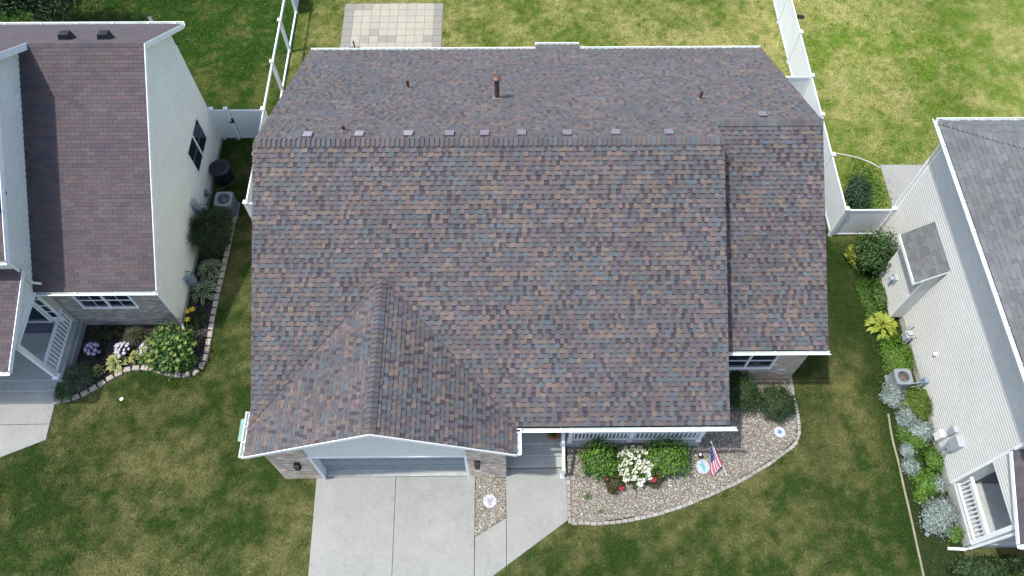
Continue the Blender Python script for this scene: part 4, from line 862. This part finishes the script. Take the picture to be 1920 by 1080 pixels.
def tuft(name, x, y, r, h, n, cols, label, cat='grass clump', w=.012):
    """arching strap leaves"""
    a = rng.uniform(0, 2*PI, n); L = r*rng.uniform(.5, 1.1, n); hh = h*rng.uniform(.6, 1.1, n); r0 = r*.25*np.sqrt(rng.random(n)); a0 = rng.uniform(0, 2*PI, n)
    bx_, by_ = x+r0*np.cos(a0), y+r0*np.sin(a0); dx_, dy_ = np.cos(a), np.sin(a); V = []
    for s, z in ((0,0), (.35,.8), (.72,.95), (1.,.55)):
        ww = w*(1-.75*s)
        for sg in (-1, 1): V.append(np.c_[bx_+dx_*L*s-sg*dy_*ww, by_+dy_*L*s+sg*dx_*ww, .02+hh*z])
    V = np.stack(V, 1).reshape(-1, 3); F = (np.array([(0,1,3,2), (2,3,5,4), (4,5,7,6)])[None]+8*np.arange(n)[:, None, None]).reshape(-1, 4); C = np.repeat(np.array(cols)[rng.integers(0, len(cols), n)]*rng.uniform(.7, 1.3, (n, 1)), 3, 0)
    t = thing(name, (x, y, 0), label, cat); npmesh('blades', V, F, C, M_LEAF, t); return t
WHITEB = [bloom_mesh('bloom', .085, (.62,.66,.52)), bloom_mesh('bloom', .075, (.66,.68,.58))]
LIMEB = [bloom_mesh('bloom', .075, (.26,.33,.09)), bloom_mesh('bloom', .065, (.32,.37,.13)), bloom_mesh('bloom', .06, (.20,.28,.06))]
LAV = [bloom_mesh('bloom', .07, (.52,.46,.70)), bloom_mesh('bloom', .06, (.62,.58,.75))]
PALEP = [bloom_mesh('bloom', .07, (.66,.63,.74)), bloom_mesh('bloom', .06, (.70,.68,.76))]
REDB = [bloom_mesh('bloom', .055, (.42,.03,.06)), bloom_mesh('bloom', .045, (.50,.06,.10))]
# --- by the porch of the main house
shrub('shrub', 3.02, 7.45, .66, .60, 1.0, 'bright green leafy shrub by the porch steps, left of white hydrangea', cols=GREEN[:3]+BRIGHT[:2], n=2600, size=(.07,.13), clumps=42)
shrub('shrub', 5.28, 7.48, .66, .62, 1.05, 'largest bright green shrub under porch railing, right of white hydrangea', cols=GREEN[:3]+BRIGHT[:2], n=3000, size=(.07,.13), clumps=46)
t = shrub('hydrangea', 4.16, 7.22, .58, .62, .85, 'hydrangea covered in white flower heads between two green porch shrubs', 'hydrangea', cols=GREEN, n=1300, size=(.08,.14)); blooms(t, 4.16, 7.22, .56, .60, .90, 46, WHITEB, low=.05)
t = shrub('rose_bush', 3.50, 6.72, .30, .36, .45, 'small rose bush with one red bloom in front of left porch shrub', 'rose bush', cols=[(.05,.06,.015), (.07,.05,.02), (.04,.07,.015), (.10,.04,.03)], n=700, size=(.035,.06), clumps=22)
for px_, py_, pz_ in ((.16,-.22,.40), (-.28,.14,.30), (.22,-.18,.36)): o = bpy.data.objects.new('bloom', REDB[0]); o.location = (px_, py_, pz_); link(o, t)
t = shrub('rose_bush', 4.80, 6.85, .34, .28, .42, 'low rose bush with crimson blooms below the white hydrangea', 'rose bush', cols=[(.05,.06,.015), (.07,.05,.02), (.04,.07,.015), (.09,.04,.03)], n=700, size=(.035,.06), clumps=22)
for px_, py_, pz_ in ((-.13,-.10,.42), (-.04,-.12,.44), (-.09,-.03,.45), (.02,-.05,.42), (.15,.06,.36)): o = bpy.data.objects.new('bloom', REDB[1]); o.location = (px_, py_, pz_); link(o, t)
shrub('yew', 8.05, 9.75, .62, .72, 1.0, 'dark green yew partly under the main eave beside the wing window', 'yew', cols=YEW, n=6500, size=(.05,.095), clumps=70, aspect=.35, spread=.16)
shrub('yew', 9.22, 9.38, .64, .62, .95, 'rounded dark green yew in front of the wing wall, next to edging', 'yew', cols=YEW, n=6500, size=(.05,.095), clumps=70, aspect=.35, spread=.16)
tuft('weed', 2.62, 6.35, .16, .08, 40, [(.08,.12,.04), (.06,.10,.03)], 'faint grey green weed sprouting in the gravel bed', 'weed'); tuft('weed', 3.0, 5.85, .10, .06, 26, [(.08,.12,.04), (.06,.10,.03)], 'tiny weed in gravel near the front brick edging', 'weed')
# --- bed of the left house
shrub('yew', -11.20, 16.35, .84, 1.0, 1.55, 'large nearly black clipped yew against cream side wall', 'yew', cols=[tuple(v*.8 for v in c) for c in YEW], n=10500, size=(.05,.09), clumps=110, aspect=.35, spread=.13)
rosette('hosta', -11.28, 15.02, .52, 'white edged variegated hosta nearest the dark clipped yew', (.035,.075,.018), (.42,.46,.30), 64, group=None)
rosette('hosta', -11.34, 14.08, .54, 'white edged variegated hosta nearest the yellow daylily', (.035,.075,.018), (.42,.46,.30), 64)
t = shrub('daylily', -11.36, 12.85, .34, .32, .40, 'daylily with bright yellow flowers near the corner of the brick front', 'daylily', cols=YEW, n=420, size=(.07,.14), clumps=16, aspect=.2)
lm = leaf_mesh('petal', .15, .055, (.66,.44,.02), (.70,.52,.04), .2)
for fx, fy, fz in ((-.05,.25,.55), (-.22,.18,.52), (-.18,-.14,.50)):
    for k in range(6): o = bpy.data.objects.new('petal', lm); o.location = (fx, fy, fz); o.rotation_euler = (0, -.35, k*PI/3+fx*9); link(o, t)
t = shrub('hydrangea', -11.85, 11.48, .90, .80, 1.2, 'large hydrangea with lime green flower heads at the bend of tan edging', 'hydrangea', cols=[(.040,.100,.014), (.055,.130,.018), (.030,.075,.012)], n=3000, size=(.09,.16), clumps=44); blooms(t, -11.85, 11.48, .90, .82, 1.25, 62, LIMEB, low=.02)
for x, y, ms, lb, nn in ((-14.74,11.62,LAV,'lavender phlox cluster nearest the left porch railing',15), (-13.70,11.62,PALEP,'pale white phlox cluster behind the larger golden hosta',17), (-12.80,11.62,PALEP,'white phlox tucked against the left side of lime hydrangea',13)):
    t = shrub('phlox', x, y, .24, .22, .5, lb, 'phlox', cols=YEW, n=300, size=(.05,.09), clumps=14); blooms(t, x, y, .25, .23, .60, nn, ms, low=.1)
rosette('hosta', -13.93, 11.22, .42, 'larger golden hosta beside the tan block edging', (.22,.25,.06), (.40,.40,.20), 60, L=.19, W=.10)
rosette('hosta', -13.25, 11.42, .28, 'small golden hosta between the larger one and lime hydrangea', (.20,.22,.05), (.34,.34,.14), 34, L=.15, W=.08)
rosette('hosta', -14.45, 10.90, .24, 'smallest golden hosta beside the dark arching grass', (.16,.20,.04), (.30,.32,.12), 28, L=.14, W=.07)
tuft('ornamental_grass', -15.02, 10.62, .62, .50, 420, [(.040,.075,.035), (.055,.095,.045), (.030,.055,.028), (.08,.12,.06)], 'blue green arching grass clump at the foot of left porch', w=.014)
tuft('ornamental_grass', -15.42, 10.12, .42, .34, 260, [(.045,.095,.028), (.06,.12,.035), (.035,.07,.022)], 'brighter grass clump at the end of tan edging by the walk', w=.013)
shrub('shrub', -14.45, 12.30, .42, .30, .45, 'low dark shrub under the front window, nearest the left porch', cols=[(.03,.045,.012), (.045,.055,.014), (.02,.035,.010)], n=800, size=(.035,.06))
tuft('ornamental_grass', -13.45, 12.25, .42, .38, 260, [(.04,.055,.02), (.06,.07,.03), (.03,.045,.016)], 'thin dull green grass clump under the middle of the brick front', w=.008)
# --- bed of the right house
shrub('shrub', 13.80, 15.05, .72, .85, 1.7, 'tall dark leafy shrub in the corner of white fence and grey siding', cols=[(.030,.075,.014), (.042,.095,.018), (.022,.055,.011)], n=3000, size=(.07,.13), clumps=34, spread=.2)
shrub('shrub', 13.28, 15.35, .34, .42, .5, 'yellow green plant at the foot of tall corner shrub', cols=LIME, n=420, size=(.10,.17), clumps=18)
shrub('shrub', 13.95, 13.7, .38, .75, .55, 'loose green plants along the foot of the fireplace chase', cols=GREEN, n=1000, size=(.05,.10))
rosette('hosta', 13.72, 12.48, .62, 'big lime hosta at the front corner of the fireplace chase', (.22,.27,.03), (.27,.31,.05), 78, L=.27, W=.12)
shrub('shrub', 13.95, 11.15, .58, .85, .38, 'lush green groundcover between the lime hosta and air conditioner', 'groundcover', cols=BRIGHT, n=3200, size=(.06,.12), clumps=60, aspect=.3)
shrub('spirea', 14.12, 9.38, .52, .56, .75, 'rounded yellow green bush against the grey siding near air conditioner', cols=[(.09,.15,.015), (.12,.18,.02), (.06,.11,.012)], n=3000, size=(.045,.09), clumps=50, aspect=.3, spread=.16)
for x, y, rx, ry, h, lb in ((13.40,9.72,.48,.42,.5,'silver leaved plant in front of the right air conditioner'), (13.72,8.92,.42,.46,.45,'silver leaved plant touching the yellow green bush'), (14.10,8.42,.42,.36,.45,'silver leaved plant beside the white phone box'),
                            (13.42,7.72,.24,.26,.35,'small silver plant, upper of two along the tan edging'), (13.40,7.20,.30,.24,.35,'small silver plant, lower of two along the tan edging'), (13.72,5.50,.55,.62,.55,'largest silver plant by the right porch footing'), (14.18,5.72,.34,.42,.45,'silver plant pressed against the right porch footing'), (14.15,6.62,.28,.26,.35,'small silver plant at the front corner of grey siding')):
    shrub('silver_plant', x, y, rx, ry, h, lb, 'silver plant', cols=SILVER, n=int(1500*rx*2), size=(.06,.13), clumps=34, aspect=.22, spread=.2, group='silver plants along the grey house')
for x, y, rx, ry, h, lb in ((13.80,8.12,.42,.30,.35,'green perennial among silver plants by the utility boxes'), (14.18,7.42,.34,.42,.55,'taller green perennial below the electric meter'), (13.85,6.72,.45,.45,.35,'low green perennial left of the front wall corner'), (14.22,5.05,.30,.28,.40,'green perennial beside the porch corner downspout'), (13.55,6.25,.30,.35,.25,'sparse green patch above the largest silver plant')):
    shrub('perennial', x, y, rx, ry, h, lb, 'perennial', cols=BRIGHT[:3]+GREEN[:1], n=int(2000*rx), size=(.05,.11), clumps=26, aspect=.3, group='green perennials along the grey house')
for x, y, rx, ry, lb in ((13.62,8.35,.36,.60,'loose green filler foliage between the upper silver plants and tan edging'), (13.62,7.0,.36,.75,'loose green filler foliage between the small silver plants and the wall'), (13.45,13.4,.30,1.1,'grassy green strip of foliage in front of the fireplace chase'), (14.25,8.95,.2,.35,'green sprigs behind the silver plants at the grey wall')):
    shrub('groundcover', x, y, rx, ry, .22, lb, 'groundcover', cols=GREEN+BRIGHT[:1], n=int(1700*(rx+ry)), size=(.05,.11), clumps=60, aspect=.28, spread=.16, stems=4)
shrub('shrub', 15.0, 4.0, 1.5, .42, .32, 'low dark foliage in front of the right porch', cols=YEW, n=1600, size=(.05,.10))
shrub('shrub', 13.95, 18.15, .55, .72, .95, 'dark blue green shrub inside the fence corner by the back slab', cols=[(.022,.055,.022), (.030,.070,.028), (.016,.042,.016)], n=2600, size=(.05,.10), clumps=40)
shrub('groundcover', 14.6, 18.6, .75, 1.35, .14, 'flat bright green groundcover patch beside the back slab', 'groundcover', cols=BRIGHT, n=2600, size=(.05,.10), clumps=80, core=False)
# --- tree beyond the left house
tr = thing('tree', (-20.6, 28.0, 0), 'dark leafy tree behind the left house at top left corner', 'tree'); b = B()
b.tube([(-20.6,28.0,0), (-20.55,27.9,1.2), (-20.4,27.7,2.4)], [.20,.16,.10], 10)
for k in range(7): a = k*.9; b.tube([(-20.45,27.8,1.0), (-20.4+1.0*math.cos(a),27.6+.7*math.sin(a),2.0), (-20.3+1.9*math.cos(a),27.4+1.2*math.sin(a),3.1)], [.09,.05,.02], 6)
part('trunk', b, M_BARK, tr); V, F, C = leaves((-20.2,27.4,2.5), (2.7,1.9,2.3), 20000, (.10,.19), [(.020,.045,.014), (.030,.062,.018), (.014,.032,.010), (.045,.080,.024)], 90, .13, (.35,1.)); npmesh('crown', V, F, C, M_LEAF, tr)

# ================================================================== SMALL OBJECTS
def ac_unit(x, y, w, h, label, fan, rz=0):
    t = thing('air_conditioner', (x, y, 0), label, 'air conditioner'); e = w/2; c = .10
    octo = lambda e_, c_: [(x-e_+c_,y-e_), (x+e_-c_,y-e_), (x+e_-.3*c_,y-e_+.3*c_), (x+e_,y-e_+c_), (x+e_,y+e_-c_), (x+e_-.3*c_,y+e_-.3*c_), (x+e_-c_,y+e_), (x-e_+c_,y+e_), (x-e_+.3*c_,y+e_-.3*c_), (x-e_,y+e_-c_), (x-e_,y-e_+c_), (x-e_+.3*c_,y-e_+.3*c_)]
    b = B(); b.prism(octo(e-.012, c), .06, h-.22); part('coil', b, M_DARKFIN, t)
    b = B(); b.box(x-e-.02, x+e+.02, y-e-.02, y+e+.02, -.02, .058); part('pad', b, M_CONC2, t)
    for k in range(9):
        z = .10+k*(h-.28)/9; q = B(); q.prism(octo(e, c), z, z+.022); part('louver', q, M_ACMET, t)
    # top: frame with a round opening
    n = 24; q = B(); O_ = octo(e+.005, c); circ = [(x+(e-.09)*math.cos(2*PI*i/n), y+(e-.09)*math.sin(2*PI*i/n)) for i in range(n)]
    ring = []
    for i in range(n):
        a = 2*PI*i/n; r_ = 9
        for (x1, y1), (x2, y2) in zip(O_, O_[1:]+O_[:1]):
            dx_, dy_ = math.cos(a), math.sin(a); ex, ey = x2-x1, y2-y1; den = dx_*ey-dy_*ex
            if abs(den) > 1e-9:
                tt = ((x1-x)*ey-(y1-y)*ex)/den; uu = ((x1-x)*dy_-(y1-y)*dx_)/den
                if tt > 0 and -1e-6 <= uu <= 1+1e-6: r_ = min(r_, tt)
        ring.append((x+r_*math.cos(a), y+r_*math.sin(a)))
    V_ = [(p[0],p[1],h) for p in ring]+[(p[0],p[1],h) for p in circ]+[(p[0],p[1],h-.20) for p in ring]+[(p[0],p[1],h-.20) for p in circ]; Fq = []
    for i in range(n): j = (i+1) % n; Fq += [(i, j, n+j, n+i), (2*n+i, 2*n+j, j, i), (n+i, n+j, 3*n+j, 3*n+i)]
    q.faces(V_, Fq); part('top_frame', q, M_ACMET, t)
    f = B(); f.disc((x,y), .09, h-.15, h-.05, 12)
    for k in range(4):
        a = k*PI/2+.5; p = lambda r_, da, dz: (x+r_*math.cos(a+da), y+r_*math.sin(a+da), h-.11+dz); f.faces([p(.06,-.3,0), p(e-.11,-.42,-.02), p(e-.11,.36,.05), p(.06,.4,.02)], [(0,1,2,3)])
    part('fan', f, fan, t); g = B(); g.disc((x,y), e-.085, h-.20, h-.19, 20); part('fan_well', g, M_DARKFIN, t)
    for k in range(10): r_ = (e-.10)*(k+1)/10; q = B(); q.tube([(x+r_*math.cos(2*PI*i/20), y+r_*math.sin(2*PI*i/20), h-.012) for i in range(21)], .0025, 3); part('grille_ring', q, M_ACMET, t)
    return t
ac_unit(-11.0, 17.80, .68, .82, 'grey air conditioner in shade beside the cream side wall', M_FANBL)
ac_unit(13.70, 10.22, .58, .70, 'grey air conditioner with rusty fan beside the pale grey siding', M_FANBR)
t = thing('storage_bin', (-11.42, 19.35, 0), 'black round ribbed bin in shade below the side window', 'bin')
b = B(); b.tube([(-11.42,19.35,0), (-11.42,19.35,.75)], [.34,.40], 20); part('bin_body', b, M_DARKPL, t)
b = B(); b.tube([(-11.42,19.35,.751), (-11.42,19.35,.80), (-11.42,19.35,.84)], [.43,.42,.30], 20); ld = part('lid', b, M_DARKPL, t)
for k in range(5): q = B(); yy = 19.15+k*.10; q.box(-11.66, -11.18, yy-.015, yy+.015, .84, .865); part('lid_rib', q, mat('bin_rib', (.03,.035,.045), .5, 0), ld)
t = single('garden_hose', B().tube([(-11.75+.9*math.sin(k*.16)*.75, 18.72+.22*(1-math.cos(k*.32)), .10) for k in range(11)], .018, 6), mat('hose_tan', (.12,.10,.075), .7, .1), (-11.5,18.8,0), 'thin tan hose lying beside the black bin', 'hose')
# welcome mat with its lettering
t = thing('door_mat', (-16.85, 12.40, .5), 'dark patterned welcome mat on the left porch', 'door mat'); b = B(); b.bevbox(-17.27, -16.30, 12.22, 12.62, .502, .516, .004, (.13,.13,.19)); mt = part('mat', b, M_PAINT, t)
b = B(); b.box(-17.10, -16.47, 12.33, 12.50, .5165, .5185, (.22,.22,.28)); part('panel', b, M_PAINT, mt)
cu = bpy.data.curves.new('lettering', 'FONT'); cu.body = 'WELCOME'; cu.size = .135; cu.align_x = 'CENTER'; cu.align_y = 'CENTER'; to = bpy.data.objects.new('lettering_curve', cu); scene.collection.objects.link(to)
dg = bpy.context.evaluated_depsgraph_get(); me = bpy.data.meshes.new_from_object(to.evaluated_get(dg)); bpy.data.objects.remove(to)
lt = bpy.data.objects.new('lettering', me); me.materials.clear(); me.materials.append(M_BLACK); lt.location = (.065, .015, .0195); link(lt, t)
# flower pot
t = thing('flower_pot', (1.52, 8.32, .40), 'terracotta pot with green plant on the main porch', 'flower pot'); b = B(); b.tube([(1.52,8.32,.402), (1.52,8.32,.66)], [.15,.22], 18); b.tube([(1.52,8.32,.661), (1.52,8.32,.72)], [.245,.245], 18); part('pot', b, M_TERRA, t)
V, F, C = leaves((1.52,8.34,.76), (.20,.20,.16), 420, (.05,.09), [(.03,.06,.015), (.045,.085,.02), (.02,.04,.012)], 16, .25); V[:, 2] = np.maximum(V[:, 2], .68); npmesh('foliage', V, F, C, M_LEAF, t)
# decorative stepping stones
def stone(x, y, r, n, label, motif, rim=(.40,.40,.43)):
    t = thing('stepping_stone', (x, y, .04), label, 'stepping stone'); b = B(); b.disc((x,y), r, .035, .065, n, rim, PI/n); part('plate', b, M_PAINT, t)
    b = B(); b.disc((x,y), r*.86, .0655, .069, n, (.44,.46,.50), PI/n); f = part('face', b, M_PAINT, t)
    for nm, poly, c in motif: b = B(); b.prism([(x+px_*r, y+py_*r) for px_, py_ in poly], .0695, .072, c); part(nm, b, M_PAINT, f)
star = [((.52 if k % 2 == 0 else .27)*math.cos(k*PI/6+.26), (.52 if k % 2 == 0 else .27)*math.sin(k*PI/6+.26)) for k in range(12)]
stone(9.29, 8.48, .20, 12, 'white round stepping stone with blue star near the dark yew', [('star', star, (.05,.20,.62))])
stone(-.60, 6.22, .235, 8, 'pale octagonal stepping stone in the small bed by driveway', [('wing', [(-.62,.5), (-.2,.55), (-.12,-.1), (-.42,-.1)], (.30,.36,.48)), ('wing', [(.62,.5), (.2,.55), (.12,-.1), (.42,-.1)], (.30,.36,.48)), ('figure', [(-.16,.42), (.16,.42), (.26,-.62), (-.26,-.62)], (.42,.27,.34))])
stone(6.51, 7.30, .25, 10, 'pale stepping stone with teal figure near the flag', [('figure', [(-.22,.40), (.12,.46), (.34,-.1), (.22,-.72), (-.04,-.55), (-.18,-.1)], (.10,.42,.42)), ('head', [(-.24,.74), (.14,.74), (.14,.47), (-.24,.45)], (.22,.34,.52))])
# solar light
t = thing('solar_light', (6.40, 7.62, 0), 'small black solar path light with pale top beside the teal stepping stone', 'garden light'); b = B(); b.tube([(6.40,7.62,0), (6.40,7.62,.34)], .02, 8); part('stake', b, M_BLACK, t)
b = B(); b.tube([(6.40,7.62,.34), (6.40,7.62,.40)], .075, 12); b2 = part('lamp_head', b, M_BLACK, t); b = B(); b.tube([(6.40,7.62,.401), (6.40,7.62,.425)], [.05,.03], 12); part('solar_cell', b, mat('solar_white', (.70,.70,.66), .4, 0), b2)
# flag on its leaning pole
t = thing('flag', (7.30, 7.0, 0), 'stars and stripes garden flag on leaning pole at the edge of gravel bed', 'flag'); A_, T_ = Vector((7.30,7.02,0)), Vector((6.60,7.76,1.2))
b = B(); b.tube([A_, T_], .013, 8); part('pole', b, M_TRIM, t); b = B(); b.tube([T_+(T_-A_).normalized()*k for k in (-.01, .01, .035, .05)], [.015,.035,.032,.01], 10); part('finial', b, M_TRIM, t)
NU, NV = 30, 26; b = B(); Dn = (A_-T_).normalized(); side = Vector((-.62,-.62,-.25)).normalized()
def fp(i, j):
    s = i/NU; v = j/NV; wdt = .06+.38*min(1, s*1.25)**.9; p = T_+Dn*(.06+s*1.02)+side*(v*wdt)-Vector((0,0,1))*(.16*v*s)+Vector((0,0,1))*(.035*math.sin(v*15+s*2.)*min(1, .4+s)); p.z = max(p.z, .05); return p
for i in range(NU):
    for j in range(NV):
        s = (i+.5)/NU; k = int(13*j/NV)
        if s < .55 and j >= NV*.30: c = (.55,.58,.66) if (i % 4 == 1 and j % 4 == 1) else (.018,.045,.19)
        else: c = (.50,.045,.075) if k % 2 == 0 else (.66,.62,.66)
        b.poly([fp(i,j), fp(i+1,j), fp(i+1,j+1), fp(i,j+1)], c)
part('cloth', b, M_FABRIC, t, fix=False)
# odds and ends on the lawns
single('irrigation_cap', B().disc((-13.46,9.87), .065, .03, .055, 14, (.72,.72,.70)), M_PAINT, (-13.46,9.87,0), 'small white round cap alone in the front lawn', 'cap')
b = B(); b.tube([(-15.45,26.85,0), (-15.45,26.85,1.75)], .075, 4); t = thing('post', (-15.45,26.85,0), 'white square post with dark top behind the left house', 'post'); part('shaft', b, M_VINYL, t); b = B(); b.tube([(-15.45,26.85,1.75), (-15.45,26.85,1.80)], .08, 4); part('dark_cap', b, M_BLACK, t)
b = B(); b.tube([(-6.80,26.62,.05), (-6.80,26.62,.45)], .035, 8); t = thing('patio_stand', (-6.80,26.62,.035), 'black upright stand with flat foot on the patio edge', 'stand'); part('upright', b, M_BLACK, t); b = B(); b.box(-7.03, -6.55, 26.57, 26.67, .036, .08); part('foot', b, M_BLACK, t)
V, F, C = leaves((0,0,0), (1,1,1), 1, (.1,.1), [(1,1,1)], 1)
b = B(); b.faces([(13.48,28.42,0), (13.92,28.36,0), (13.98,28.56,0), (13.55,28.62,0), (13.58,28.45,.13), (13.82,28.43,.15), (13.86,28.53,.12), (13.62,28.56,.11)], [(0,1,5,4), (1,2,6,5), (2,3,7,6), (3,0,4,7), (4,5,6,7)]); single('rock', b, mat('dark_rock', (.035,.035,.035), .9, .3, 12), (13.7,28.5,0), 'small dark rock on the lawn beside the right fence', 'rock')
